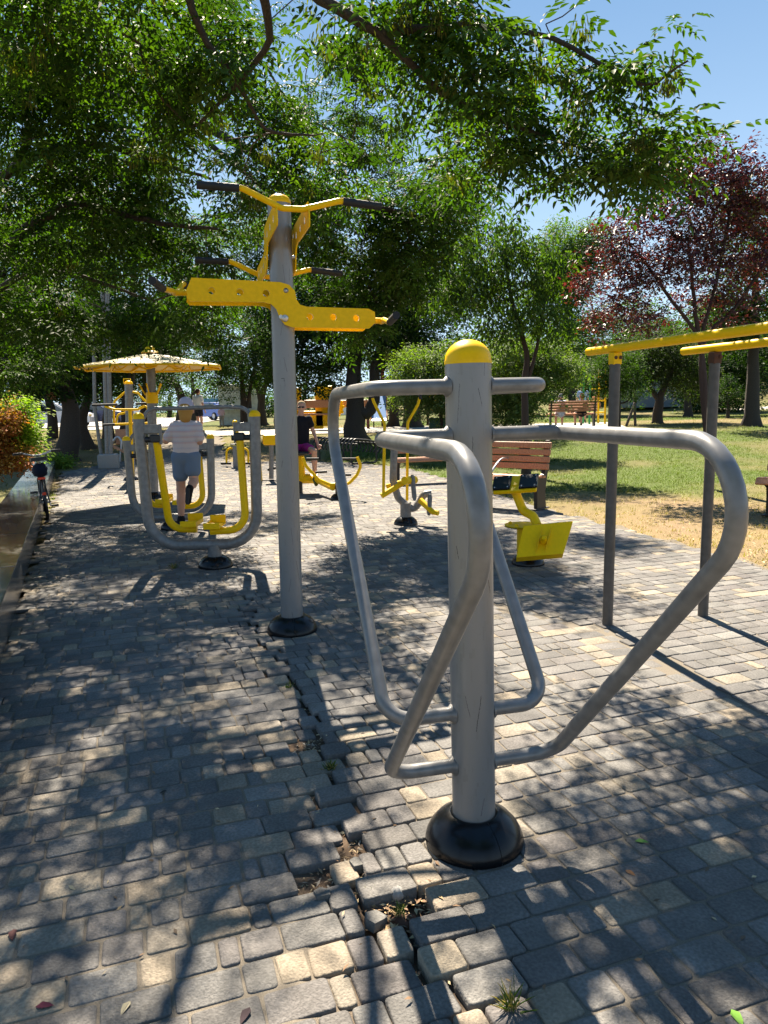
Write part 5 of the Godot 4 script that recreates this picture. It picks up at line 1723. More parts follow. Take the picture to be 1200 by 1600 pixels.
# ------------------------------------------------------------------ people
func sdf_mesh(caps: Array, cell: float, k: float, striped := false) -> ArrayMesh:
	# tapered capsules [a, b, ra, rb] joined by a smooth minimum, meshed as surface nets
	var lo := Vector3.ONE * 1e9
	var hi := -lo
	for c in caps:
		for q in 2:
			var r: float = c[2 + q] + k + cell * 2
			lo = lo.min(c[q] - Vector3.ONE * r); hi = hi.max(c[q] + Vector3.ONE * r)
	var nx := int((hi.x - lo.x) / cell) + 2
	var ny := int((hi.y - lo.y) / cell) + 2
	var nz := int((hi.z - lo.z) / cell) + 2
	var f := PackedFloat32Array()
	f.resize(nx * ny * nz)
	f.fill(1.0)
	for c in caps:
		var a: Vector3 = c[0]
		var ab: Vector3 = c[1] - a
		var l2 := maxf(ab.length_squared(), 1e-9)
		var m: float = maxf(c[2], c[3]) + k + cell * 2
		var p0: Vector3 = (a.min(c[1]) - Vector3.ONE * m - lo) / cell
		var p1: Vector3 = (a.max(c[1]) + Vector3.ONE * m - lo) / cell
		for z in range(maxi(0, int(p0.z)), mini(nz - 1, int(p1.z)) + 1):
			for y in range(maxi(0, int(p0.y)), mini(ny - 1, int(p1.y)) + 1):
				var row := (z * ny + y) * nx
				for x in range(maxi(0, int(p0.x)), mini(nx - 1, int(p1.x)) + 1):
					var p := lo + Vector3(x, y, z) * cell - a
					var h := clampf(p.dot(ab) / l2, 0.0, 1.0)
					var d := (p - ab * h).length() - lerpf(c[2], c[3], h)
					var e := f[row + x]
					var w := clampf(0.5 + 0.5 * (e - d) / k, 0.0, 1.0)
					f[row + x] = lerpf(e, d, w) - k * w * (1.0 - w)
	var b := B.new()
	var at := {}
	var off := [0, 1, nx, nx + 1, nx * ny, nx * ny + 1, nx * ny + nx, nx * ny + nx + 1]
	for z in nz - 1:
		for y in ny - 1:
			for x in nx - 1:
				var i := (z * ny + y) * nx + x
				var s := 0
				for q in 8:
					if f[i + off[q]] < 0.0: s += 1
				if s == 0 or s == 8: continue
				var sum := Vector3.ZERO
				var n := 0
				for e in [[0, 1], [2, 3], [4, 5], [6, 7], [0, 2], [1, 3], [4, 6], [5, 7], [0, 4], [1, 5], [2, 6], [3, 7]]:
					var fa := f[i + off[e[0]]]
					var fb := f[i + off[e[1]]]
					if (fa < 0.0) != (fb < 0.0):
						var t := fa / (fa - fb)
						var pa := Vector3(e[0] & 1, (e[0] >> 1) & 1, e[0] >> 2)
						var pb := Vector3(e[1] & 1, (e[1] >> 1) & 1, e[1] >> 2)
						sum += pa.lerp(pb, t); n += 1
				var p := lo + (Vector3(x, y, z) + sum / n) * cell
				var g := Vector3(f[i + 1] + f[i + 1 + nx] + f[i + 1 + nx * ny] - f[i] - f[i + nx] - f[i + nx * ny], f[i + nx] + f[i + nx + 1] + f[i + nx + nx * ny] - f[i] - f[i + 1] - f[i + nx * ny], f[i + nx * ny] + f[i + nx * ny + 1] + f[i + nx * ny + nx] - f[i] - f[i + 1] - f[i + nx])
				if striped: b.col = stripe(p.y)
				at[i] = b.vert(p, g.normalized())
	for i in at:
		var x: int = i % nx
		var y: int = (i / nx) % ny
		var z: int = i / (nx * ny)
		if x < 1 or y < 1 or z < 1: continue
		for e in [[1, nx, nx * ny], [nx, 1, nx * ny], [nx * ny, 1, nx]]:
			if (f[i] < 0.0) != (f[i + e[0]] < 0.0):
				var q := [i, i - e[1], i - e[1] - e[2], i - e[2]]
				if at.has(q[1]) and at.has(q[2]) and at.has(q[3]): b.quad(at[q[0]], at[q[1]], at[q[2]], at[q[3]])
	return b.mesh()

func hand_caps(w: Vector3, dir: Vector3, palm: Vector3, s: float, thumb: float) -> Array:
	dir = dir.normalized()
	var side := dir.cross(palm).normalized()
	palm = side.cross(dir).normalized()
	var out := [[w, w + dir * 0.045 * s, 0.022 * s, 0.024 * s], [w + side * 0.016 * s + dir * 0.03 * s, w + dir * 0.085 * s + side * 0.026 * s, 0.015 * s, 0.012 * s], [w - side * 0.016 * s + dir * 0.03 * s, w + dir * 0.08 * s - side * 0.026 * s, 0.015 * s, 0.012 * s]]
	var L := [0.072, 0.082, 0.076, 0.06]
	for k in 4:
		var o: Vector3 = w + dir * 0.085 * s + side * (k - 1.5) * 0.0185 * s * thumb
		var m: Vector3 = o + (dir * 0.85 + palm * 0.35).normalized() * L[k] * 0.5 * s
		out.append([o, m, 0.0095 * s, 0.0088 * s])
		out.append([m, m + (dir * 0.35 + palm * 0.95).normalized() * L[k] * 0.5 * s, 0.0088 * s, 0.0075 * s])
	var t0: Vector3 = w + dir * 0.03 * s - side * 0.026 * s * thumb
	var t1: Vector3 = t0 + (dir * 0.6 - side * 0.7 * thumb + palm * 0.3).normalized() * 0.04 * s
	out.append([t0, t1, 0.012 * s, 0.010 * s])
	out.append([t1, t1 + (dir * 0.8 + palm * 0.5).normalized() * 0.03 * s, 0.010 * s, 0.008 * s])
	return out

func join(a: Dictionary, x: String, y: String, r: float, r2: float) -> Array:
	return [a[x], a[y], r, r2]

func figure(o: Node3D, J: Dictionary, s: float, cell: float, skin: Material, top: Material, low: Material, shoe: Material, hair: Material, opt: Dictionary) -> void:
	# s scales the girths (1 = adult)
	var face: Vector3 = J.face
	var skull := [[J.head + Vector3(0, 0.035, 0) * s, J.head + Vector3(0, 0.02, 0) * s - face * 0.01 * s, 0.088 * s, 0.09 * s], [J.head + face * 0.02 * s, J.head + face * 0.035 * s - Vector3(0, 0.075, 0) * s, 0.075 * s, 0.048 * s], join(J, "head", "neck", 0.055 * s, 0.052 * s)]
	var nose := [[J.head + face * 0.09 * s, J.head + face * 0.108 * s - Vector3(0, 0.02, 0) * s, 0.010 * s, 0.014 * s]]
	var sidev := face.cross(Vector3.UP).normalized()
	for k in [-1, 1]: nose.append([J.head + sidev * 0.09 * s * k, J.head + sidev * 0.092 * s * k - Vector3(0, 0.03, 0) * s, 0.016 * s, 0.012 * s])
	var body := skull + nose
	body.append_array([join(J, "neck", "chest", 0.06 * s, 0.11 * s), join(J, "chest", "pelvis", 0.115 * s, 0.12 * s)])
	for q in ["0", "1"]:
		body.append_array([[J.chest.lerp(J["sh" + q], 0.3), J["sh" + q], 0.075 * s, 0.055 * s], join(J, "sh" + q, "el" + q, 0.05 * s, 0.038 * s), join(J, "el" + q, "wr" + q, 0.038 * s, 0.026 * s)])
		body.append_array([join(J, "hip" + q, "kn" + q, 0.082 * s, 0.055 * s), [J["kn" + q], J["kn" + q].lerp(J["an" + q], 0.35), 0.053 * s, 0.055 * s], [J["kn" + q].lerp(J["an" + q], 0.35), J["an" + q], 0.055 * s, 0.036 * s]])
		body.append([J["an" + q], J["to" + q], 0.034 * s, 0.026 * s])
	place(sdf_mesh(body, cell, 0.022 * s), "body", skin, o)
	for q in ["0", "1"]:
		var d: Vector3 = (J["wr" + q] - J["el" + q]).normalized()
		if opt.get("hands", true):
			place(sdf_mesh(hand_caps(J["wr" + q] - d * 0.01, opt.get("hdir" + q, d), opt.get("palm" + q, face), s, -1.0 if q == "0" else 1.0), 0.0045 * maxf(s, 0.8), 0.006), "hand", skin, o)
		else:
			place(sdf_mesh([[J["wr" + q], J["wr" + q] + d * 0.10 * s, 0.028 * s, 0.03 * s]], cell, 0.01), "hand", skin, o)
		var an: Vector3 = J["an" + q]
		var to: Vector3 = J["to" + q]
		var fd := (to - an)
		fd = fd.normalized()
		place(sdf_mesh([[an + Vector3(0, 0.0, 0) - fd * 0.02 * s, to, 0.046 * s, 0.038 * s], [an, an + (J["kn" + q] - an).normalized() * 0.05 * s, 0.042 * s, 0.042 * s]], cell, 0.02 * s), "shoe", shoe, o)
	var g := 0.013 * s
	var shirt := [[J.neck.lerp(J.chest, 0.45), J.chest, 0.085 * s + g, 0.115 * s + g], [J.chest, J.pelvis.lerp(J.chest, 0.12), 0.118 * s + g, 0.118 * s + g]]
	for q in ["0", "1"]:
		shirt.append([J.chest.lerp(J["sh" + q], 0.3), J["sh" + q], 0.078 * s + g, 0.058 * s + g])
		shirt.append([J["sh" + q], J["sh" + q].lerp(J["el" + q], opt.get("sleeve", 0.6)), 0.056 * s + g, 0.056 * s + g])
		shirt.append([J.chest.lerp(J["sh" + q], 0.55), J.pelvis.lerp(J["hip" + q], 0.8), 0.085 * s + g, 0.085 * s + g])
	place(sdf_mesh(shirt, cell, 0.03 * s, opt.get("striped", false)), "shirt", top, o)
	var pants := [[J.pelvis, J.pelvis - Vector3(0, 0.03, 0), 0.125 * s + g, 0.12 * s + g]]
	for q in ["0", "1"]:
		pants.append([J.pelvis.lerp(J["hip" + q], 0.7), J["hip" + q], 0.1 * s + g, 0.092 * s + g])
		pants.append([J["hip" + q], J["hip" + q].lerp(J["kn" + q], opt.get("shorts", 0.5)), 0.09 * s + g, (0.084 if opt.get("shorts", 0.5) < 1.0 else 0.062) * s + g])
		if opt.get("shorts", 0.5) >= 1.0: pants.append([J["kn" + q], J["kn" + q].lerp(J["an" + q], 0.9), 0.062 * s + g, 0.05 * s + g])
	place(sdf_mesh(pants, cell, 0.025 * s), "shorts" if opt.get("shorts", 0.5) < 1.0 else "trousers", low, o)
	var hc := [[J.head + Vector3(0, 0.055, 0) * s - face * 0.012 * s, J.head + Vector3(0, 0.02, 0) * s - face * 0.03 * s, 0.086 * s, 0.092 * s]]
	if opt.get("long_hair", 0.0) > 0.0: hc.append([J.head - face * 0.04 * s, J.head - face * 0.06 * s - Vector3(0, opt.long_hair, 0), 0.088 * s, 0.075 * s])
	place(sdf_mesh(hc, cell * 0.8, 0.02 * s), "hair", hair, o)
	if opt.has("cap"):
		place(sdf_mesh([[J.head + Vector3(0, 0.085, 0) * s, J.head + Vector3(0, 0.065, 0) * s, 0.092 * s, 0.102 * s], [J.head + Vector3(0, 0.065, 0) * s, J.head + face * 0.15 * s + Vector3(0, 0.05, 0) * s, 0.05 * s, 0.018 * s]], cell * 0.8, 0.02 * s), "cap", opt.cap, o)
	if opt.get("glasses", false):
		var gl := B.new()
		for k in [-1, 1]: gl.box(Transform3D(Basis.looking_at(-face), J.head + face * 0.093 * s + sidev * 0.036 * k * s + Vector3(0, 0.012, 0)), Vector3(0.06, 0.036, 0.012) * s, 0.008)
		gl.box(Transform3D(Basis.looking_at(-face), J.head + face * 0.097 * s + Vector3(0, 0.018, 0)), Vector3(0.03, 0.008, 0.008) * s, 0.002)
		part(gl, "sunglasses", M.black, o)
	elif opt.get("eyes", true):
		var ey := B.new()
		for k in [-1, 1]: lump(ey, J.head + face * 0.089 * s + sidev * 0.034 * k * s + Vector3(0, 0.01, 0), Vector3.ONE * 0.011 * s, 1)
		part(ey, "eye", M.black, o)

func stripe(y: float) -> Color:
	var f := fposmod(y / 0.058, 1.0)
	return Color(0.48, 0.36, 0.37) if f < 0.22 else Color(0.42, 0.41, 0.47) if f < 0.45 else Color(0.50, 0.46, 0.48)

func child_on_walker() -> void:
	var z := 7.5
	var base := A(284, 826, z)
	var o := thing("person", "child in a pale striped tee and denim shorts, one leg raised, on the walking trainer", "person", base)
	var J := {"face": Vector3(0.0, 0, -1), "head": (A(291, 642, z) - base), "neck": (A(291, 659, z) - base), "chest": (A(290, 674, z) - base), "pelvis": (A(290, 710, z + 0.02) - base),
		"sh0": (A(274, 667, z) - base), "el0": (A(259, 689, z - 0.02) - base), "wr0": (A(262, 678, z + 0.22) - base), "sh1": (A(307, 667, z) - base), "el1": (A(312, 690, z - 0.02) - base), "wr1": (A(308, 678, z + 0.22) - base),
		"hip0": (A(281, 714, z) - base), "kn0": (A(283, 765, z + 0.02) - base), "an0": (A(283, 813, z + 0.02) - base), "to0": (A(278, 821, z + 0.13) - base),
		"hip1": (A(300, 714, z) - base), "kn1": (A(303, 752, z - 0.03) - base), "an1": (A(296, 765, z - 0.33) - base), "to1": (A(294, 784, z - 0.38) - base)}
	var tee := mat(Color.WHITE, 0.9); tee.vertex_color_use_as_albedo = true
	figure(o, J, 0.80, 0.014, M.skin, tee, cloth(0.12, 0.17, 0.25), cloth(0.012, 0.012, 0.014), cloth(0.40, 0.22, 0.06), {"cap": cloth(0.42, 0.40, 0.50), "long_hair": 0.06, "shorts": 0.55, "sleeve": 0.72, "striped": true})
	var so := B.new()
	var a: Vector3 = J.an1
	var t: Vector3 = J.to1
	so.tube([a + Vector3(0, 0.015, 0.035), a.lerp(t, 0.5) + Vector3(0, 0, 0.032), t + Vector3(0, -0.02, 0.03)], [0.034, 0.037, 0.03], 10, true, 0.5)
	part(so, "sole", M.rubber, o)

func seated_rower() -> void:
	var z := 13.25
	var base := G(478, 762)
	var o := thing("person", "person in a black tee and magenta shorts sitting on the rowing trainer, wearing sunglasses", "person", base)
	var J := {"face": Vector3(0.05, -0.05, 1).normalized(), "head": (A(471, 637, z) - base), "neck": (A(470, 649, z) - base), "chest": (A(469, 663, z) - base), "pelvis": (A(469, 697, z) - base),
		"sh1": (A(482, 655, z) - base), "el1": (A(490, 675, z) - base), "wr1": (A(497, 695, z - 0.15) - base), "sh0": (A(455, 655, z) - base), "el0": (A(448, 676, z) - base), "wr0": (A(447, 694, z - 0.15) - base),
		"hip1": (A(477, 699, z) - base), "kn1": (A(491, 705, z - 0.42) - base), "an1": (A(492, 750, z - 0.40) - base), "to1": (A(494, 757, z - 0.55) - base),
		"hip0": (A(461, 699, z) - base), "kn0": (A(457, 706, z - 0.42) - base), "an0": (A(460, 752, z - 0.35) - base), "to0": (A(459, 760, z - 0.5) - base)}
	figure(o, J, 0.88, 0.016, M.skin, cloth(0.012, 0.012, 0.016), cloth(0.24, 0.015, 0.13), cloth(0.10, 0.10, 0.03), cloth(0.30, 0.22, 0.13), {"glasses": true, "shorts": 0.5, "sleeve": 0.45})

func passer(label: String, base: Vector3, H: float, turn: float, pose: String, skin: Material, top: Material, low: Material, hair: Material, opt := {}) -> void:
	var o := thing("person", label, "person", base, turn)
	var k := H / 1.7
	var J := {"face": Vector3(0, 0, 1)}
	var raw: Dictionary
	if pose == "sit":
		raw = {"head": [0, 1.17, 0.0], "neck": [0, 1.04, 0], "chest": [0, 0.90, 0], "pelvis": [0, 0.56, -0.02], "sh0": [-0.17, 0.98, 0], "el0": [-0.22, 0.74, 0.05], "wr0": [-0.12, 0.62, 0.22], "sh1": [0.17, 0.98, 0], "el1": [0.22, 0.74, 0.05], "wr1": [0.12, 0.62, 0.22], "hip0": [-0.09, 0.55, 0], "kn0": [-0.12, 0.53, 0.40], "an0": [-0.12, 0.10, 0.36], "to0": [-0.13, 0.05, 0.50], "hip1": [0.09, 0.55, 0], "kn1": [0.12, 0.53, 0.40], "an1": [0.12, 0.10, 0.36], "to1": [0.13, 0.05, 0.50]}
	else:
		raw = {"head": [0, 1.57, 0.02], "neck": [0, 1.44, 0], "chest": [0, 1.29, 0], "pelvis": [0, 0.95, 0], "sh0": [-0.18, 1.38, 0], "el0": [-0.25, 1.10, 0.0], "wr0": [-0.24, 0.86, 0.10], "sh1": [0.18, 1.38, 0], "el1": [0.25, 1.10, 0.0], "wr1": [0.24, 0.86, 0.10], "hip0": [-0.09, 0.92, 0], "kn0": [-0.11, 0.50, 0.03], "an0": [-0.11, 0.09, -0.02], "to0": [-0.12, 0.04, 0.13], "hip1": [0.09, 0.92, 0], "kn1": [0.11, 0.50, 0.06], "an1": [0.12, 0.09, 0.04], "to1": [0.13, 0.04, 0.19]}
	for q in raw: J[q] = Vector3(raw[q][0], raw[q][1], raw[q][2]) * k
	opt.hands = false
	figure(o, J, k, 0.032, skin, top, low, M.black, hair, opt)

func build_people() -> void:
	child_on_walker()
	seated_rower()
	var brown := cloth(0.05, 0.03, 0.02)
	var fair := cloth(0.30, 0.18, 0.08)
	passer("toddler in a pale pink top walking on the far path", GT(347, 669), 1.02, 0.2, "stand", M.skin, cloth(0.62, 0.42, 0.42), cloth(0.30, 0.27, 0.22), fair, {"shorts": 1.0})
	passer("adult in white standing by the parked cars, half hidden by the child", GT(312, 676), 1.7, 2.6, "stand", M.skin, cloth(0.6, 0.6, 0.6), cloth(0.02, 0.02, 0.025), brown, {})

# ------------------------------------------------------------------ further away
func sheet(called: String, pts: Array, lift: float, m: Material) -> void:
	# a ground sheet given by its corners (x, z), laid on the terrain
	var poly := PackedVector2Array()
	for p in pts: poly.append(p)
	var lo := poly[0]
	var hi := poly[0]
	for p in poly: lo = lo.min(p); hi = hi.max(p)
	var b := B.new()
	var nx := 24
	var nz := 24
	var id := {}
	for i in nx + 1:
		for j in nz + 1:
			var s := float(i) / nx
			var t := float(j) / nz
			var p := (poly[0] * (1 - s) + poly[1] * s) * (1 - t) + (poly[3] * (1 - s) + poly[2] * s) * t
			b.col = Color(0.42, 0.39, 0.34)
			id[[i, j]] = b.vert(Vector3(p.x, terrain(p.x, p.y) + lift, p.y), Vector3.UP)
	for i in nx:
		for j in nz: b.quad(id[[i, j]], id[[i + 1, j]], id[[i + 1, j + 1]], id[[i, j + 1]])
	structure(part(b, called, m))

func car(label: String, at: Vector3, turn: float, paint: Color, van := false) -> void:
	var o := thing("parked_car", label, "car", at, turn, "parked cars")
	var pm := mat(paint, 0.25, 0.2)
	pm.clearcoat_enabled = true
	var L := 2.1
	var prof: PackedVector2Array
	var cab: PackedVector2Array
	if van:
		prof = PackedVector2Array([Vector2(-L, 0.3), Vector2(-L, 1.0), Vector2(-2.05, 1.9), Vector2(0.9, 1.9), Vector2(1.5, 1.15), Vector2(2.05, 1.0), Vector2(L, 0.7), Vector2(L, 0.3)])
		cab = PackedVector2Array([Vector2(0.0, 1.15), Vector2(0.0, 1.75), Vector2(0.9, 1.75), Vector2(1.35, 1.15)])
	else:
		prof = PackedVector2Array([Vector2(-L, 0.3), Vector2(-L, 0.75), Vector2(-1.95, 0.95), Vector2(-1.45, 1.42), Vector2(0.2, 1.45), Vector2(0.95, 0.98), Vector2(1.95, 0.82), Vector2(L, 0.6), Vector2(L, 0.3)])
		cab = PackedVector2Array([Vector2(-1.55, 0.98), Vector2(-1.25, 1.36), Vector2(0.12, 1.38), Vector2(0.75, 0.98)])
	var b := B.new()
	b.prism(prof, 1.62, Transform3D())
	part(b, "body", pm, o)
	for s in [-1, 1]:
		var g := B.new()
		g.prism(cab, 0.02, xf(Vector3(0, 0, 0.812 * s)))
		part(g, "side_window", M.glass, o)
	var ws := B.new()
	if van: ws.box(Transform3D(Basis(Vector3.BACK, 0.9), Vector3(1.215, 1.53, 0)), Vector3(0.8, 0.03, 1.4), 0.01)
	else: ws.box(Transform3D(Basis(Vector3.BACK, -0.56), Vector3(0.60, 1.215, 0)), Vector3(0.75, 0.03, 1.35), 0.01)
	if van: ws = B.new()
	if van: ws.box(Transform3D(Basis(Vector3.BACK, -0.9), Vector3(1.21, 1.54, 0)), Vector3(0.8, 0.03, 1.4), 0.01)
	part(ws, "windscreen", M.glass, o)
	for x in [-1.3, 1.3]:
		for s in [-1, 1]:
			var w := B.new()
			w.lathe([Vector2(0.001, -0.1), Vector2(0.29, -0.1), Vector2(0.32, -0.06), Vector2(0.32, 0.06), Vector2(0.29, 0.1), Vector2(0.001, 0.1)], Transform3D(Basis(Vector3.RIGHT, PI / 2), Vector3(x, 0.32, 0.76 * s)), 16)
			var t := part(w, "wheel", M.rubber, o)
			var r := B.new()
			r.lathe([Vector2(0.001, 0.0), Vector2(0.19, 0.0), Vector2(0.2, 0.02)], Transform3D(Basis(Vector3.RIGHT, PI / 2 * s), Vector3(x, 0.32, 0.87 * s)), 14)
			part(r, "rim", M.steel, t)
	for s in [-1, 1]:
		var h := B.new()
		h.box(xf(Vector3(2.08, 0.72, 0.58 * s)), Vector3(0.08, 0.13, 0.3), 0.03)
		part(h, "headlight", M.canopy_white, o)

func build_far_things() -> void:
	M.glass = mat(lin(0.02, 0.025, 0.03), 0.05, 0.0, 0.7)
	var pale := mat(Color.WHITE, 0.9); pale.vertex_color_use_as_albedo = true
	worn(pale, noise_tex(512, 0.05, 0.75, 1.0, 4, false, 61), 0.4, true)
	sheet("playground_path", [Vector2(-7.5, -26.5), Vector2(8.6, -26.2), Vector2(9.6, -31.0), Vector2(-9.0, -31.5)], 0.012, pale)
	sheet("car_park", [Vector2(-11.0, -40.0), Vector2(-18.5, -33.5), Vector2(-60, -90), Vector2(-18, -100)], 0.015, pale)
	sheet("hill_path", [Vector2(21.0, -44.5), Vector2(46.0, -40.0), Vector2(48.0, -44.0), Vector2(21.0, -46.0)], 0.02, pale)
	# cars
	car("bright blue car parked beyond the toddler", A(334, 662, 62) * Vector3(1, 0, 1) + Vector3(0, 0.615, 0), 2.4, lin(0.02, 0.10, 0.42))
	car("teal-blue van parked behind the blue car", A(352, 662, 72) * Vector3(1, 0, 1) + Vector3(0, 0.615, 0), 0.25, lin(0.03, 0.16, 0.24), true)
	car("silver car seen between the dark trunks", A(92, 690, 44) * Vector3(1, 0, 1) + Vector3(0, terrain(A(92, 690, 44).x, -44), 0), 0.1, lin(0.45, 0.46, 0.5))
	car("dark blue car seen through the gap right of the leaning trunk", A(152, 690, 46) * Vector3(1, 0, 1) + Vector3(0, terrain(A(152, 690, 46).x, -46), 0), 0.15, lin(0.02, 0.03, 0.10))
	car("white car parked beyond the playground", A(548, 655, 55) * Vector3(1, 0, 1) + Vector3(0, terrain(A(548, 655, 55).x, -55), 0), 0.2, lin(0.75, 0.75, 0.75))
	car("pale grey car at the edge of the car park", A(196, 675, 58) * Vector3(1, 0, 1) + Vector3(0, terrain(A(196, 675, 58).x, -58), 0), 0.3, lin(0.55, 0.56, 0.58))
	# kiosk
	var kb := A(378, 668, 42)
	kb.y = terrain(kb.x, kb.z)
	var k := thing("kiosk", "small white kiosk with a dark window behind the leafy tree", "building", kb, 0.15)
	var white := worn(mat(lin(0.62, 0.66, 0.62), 0.7), noise_tex(256, 0.03, 0.85, 1.0, 3, false, 71), 0.5)
	var b := B.new()
	b.box(xf(Vector3(0, 1.05, 0)), Vector3(2.3, 2.1, 2.0), 0.02)
	part(b, "wall", white, k)
	b = B.new(); b.box(xf(Vector3(0, 2.15, 0)), Vector3(2.5, 0.12, 2.2), 0.02); part(b, "roof", white, k)
	b = B.new(); b.box(xf(Vector3(0.35, 1.35, 1.0)), Vector3(0.55, 0.9, 0.04), 0.01)
	var wd := part(b, "window", M.glass, k)
	b = B.new()
	for e in [[0.35, 1.83, 0.66, 0.05], [0.35, 0.87, 0.66, 0.05], [0.05, 1.35, 0.05, 0.9], [0.65, 1.35, 0.05, 0.9]]: b.box(xf(Vector3(e[0], e[1], 1.02)), Vector3(e[2], e[3], 0.05), 0.005)
	part(b, "frame", white, wd)
	b = B.new(); b.box(xf(Vector3(-0.1, 0.85, 1.12)), Vector3(1.9, 0.05, 0.3), 0.01); part(b, "counter", white, k)
	# sign posts with a concrete foot
	var gp := GT(163, 731)
	var sp := thing("lamp_mast", "tall pair of slim steel masts in a concrete block at the end of the ledge", "mast", gp)
	var z := -gp.z
	for e in [[168, 722, 160, 440], [173, 722, 167, 440]]:
		b = B.new(); b.tube([A(e[0], e[1], z) - gp, A(e[2], e[3], z) - gp], 0.055, 10); part(b, "mast_tube", M.grey, sp)
	b = B.new(); b.box(xf(Vector3(0.12, 0.16, 0), 0.3), Vector3(0.5, 0.36, 0.34), 0.03); part(b, "concrete_block", M.concrete, sp)
	var gp2 := GT(161, 730)
	var sp2 := thing("leaning_pole", "thin leaning steel pole standing beside the pair of masts", "pole", gp2)
	b = B.new(); b.tube([Vector3.ZERO, A(148, 640, -gp2.z) - gp2, A(146, 520, -gp2.z) - gp2], 0.045, 8); part(b, "shaft", M.grey, sp2)
	b = B.new(); b.box(xf(Vector3(0, 0.1, 0), 0.5), Vector3(0.22, 0.3, 0.22), 0.03); part(b, "foot_block", M.concrete, sp2)
	var nb := A(82, 617, 20.6)
	var box := thing("nest_box", "small orange-brown box fixed high on the thickest dark trunk", "box", nb)
	b = B.new(); b.box(xf(Vector3.ZERO, 0.3), Vector3(0.26, 0.26, 0.22), 0.02); part(b, "case", M.plank, box)
	b = B.new(); b.box(xf(Vector3(0, 0.15, 0.02), 0.3), Vector3(0.32, 0.03, 0.30), 0.006); part(b, "lid", M.plank, box)
	# far bench with its sitters, seen from behind
	var f0 := GT(893, 667)
	park_bench(f0, PI - 0.05, "wooden bench seen from behind with two people sitting on it", "park benches", 1.75)
	var fwd := Vector3(0, 0, -0.12)
	passer("person in a white top sitting at the leafy end of the far bench", f0 + Vector3(-0.40, -0.03, -0.05), 1.62, PI - 0.1, "sit", M.skin, cloth(0.6, 0.6, 0.68), cloth(0.5, 0.5, 0.55), cloth(0.25, 0.24, 0.24))
	passer("person in a black top sitting at the open end of the far bench", f0 + Vector3(0.38, -0.03, -0.05), 1.62, PI + 0.1, "sit", M.skin, cloth(0.03, 0.025, 0.03), cloth(0.02, 0.02, 0.022), cloth(0.14, 0.05, 0.02))
	passer("boy in a light blue tee and dark cap standing before the far bench", GT(910, 661), 1.55, 2.8, "stand", M.skin, cloth(0.25, 0.36, 0.62), cloth(0.3, 0.3, 0.3), cloth(0.04, 0.03, 0.02), {"cap": cloth(0.03, 0.06, 0.03)})
	passer("bare-armed child in orange climbing at the yellow frame", GT(931, 659), 1.3, 2.2, "stand", M.skin, cloth(0.6, 0.25, 0.12), cloth(0.35, 0.33, 0.3), cloth(0.1, 0.06, 0.04))
	passer("person in pale pink sitting low beside the staked young tree", GT(985, 652), 1.6, -0.8, "sit", M.skin, cloth(0.55, 0.4, 0.38), cloth(0.3, 0.2, 0.16), cloth(0.2, 0.12, 0.06))
	var sbp := GT(985, 651)
	park_bench(sbp + Vector3(0, 0, -0.03), -0.8, "wooden bench half hidden by the staked young tree", "park benches", 1.5)
	# climbing frame
	var cf := GT(935, 663)
	var c := thing("climbing_frame", "yellow and green tube climbing frame beside the far bench", "climbing frame", cf)
	var green := mat(lin(0.03, 0.28, 0.08), 0.5)
	for e in [[-0.35, 0, 0], [0.25, 0, 1], [0.25, -0.9, 1], [-0.35, -0.9, 0]]:
		b = B.new(); b.rod(Vector3(e[0], 0, e[1]), Vector3(e[0], 2.1, e[1]), 0.04, 8); part(b, "upright", green if e[2] == 0 else M.yellow, c)
	for y in [0.45, 0.9, 1.35, 1.8]:
		b = B.new(); b.rod(Vector3(-0.35, y, 0), Vector3(0.25, y, 0), 0.025, 8); part(b, "rung", M.yellow, c)
		b = B.new(); b.rod(Vector3(0.25, y, 0), Vector3(0.25, y, -0.9), 0.025, 8); part(b, "rung", M.yellow, c)
	# stakes
	for e in [[993, 668, 990, 580, "straight wooden stake tied to the young tree"], [976, 668, 996, 620, "slanting wooden stake propping the young tree"]]:
		var p := GT(e[0], e[1])
		var s := thing("tree_stake", e[4], "stake", p, 0.0, "stakes of the young tree")
		b = B.new(); b.tube([Vector3(0, -0.1, 0), A(e[2], e[3], -p.z) - p], 0.05, 7); part(b, "pole", M.twig, s)
	# slide and play tower
	var sl := A(588, 668, 31)
	sl.y = terrain(sl.x, sl.z)
	var t := thing("playground_slide", "blue playground slide with wooden sides and a shiny steel foot", "slide", sl)
	var blue := mat(lin(0.16, 0.34, 0.70), 0.3)
	b = B.new(); b.box(Transform3D(Basis(Vector3.RIGHT, 0.72), Vector3(0.12, 1.18, -0.95)), Vector3(0.62, 0.04, 2.5), 0.01); part(b, "chute", blue, t)
	for s in [-1, 1]:
		b = B.new(); b.box(Transform3D(Basis(Vector3.RIGHT, 0.72), Vector3(0.12 + 0.34 * s, 1.25, -0.95)), Vector3(0.05, 0.22, 2.6), 0.01); part(b, "side_board", M.plank, t)
	b = B.new(); b.box(Transform3D(Basis(Vector3.RIGHT, 0.15), Vector3(0.12, 0.33, 0.22)), Vector3(0.62, 0.03, 0.7), 0.01); part(b, "run_out", M.steel, t)
	b = B.new(); b.rod(Vector3(-0.1, 0, 0.4), Vector3(-0.1, 0.3, 0.4), 0.03); b.rod(Vector3(0.3, 0, 0.4), Vector3(0.3, 0.3, 0.4), 0.03); part(b, "support", M.iron, t)
	var redwood := worn(mat(lin(0.14, 0.035, 0.025), 0.7), noise_tex(256, 0.04, 0.6, 1.0, 3, false, 73), 1.0)
	var tw := thing("play_tower", "dark red timber play tower with green and yellow panels behind the slide", "play tower", sl + Vector3(0.9, 0, -2.1))
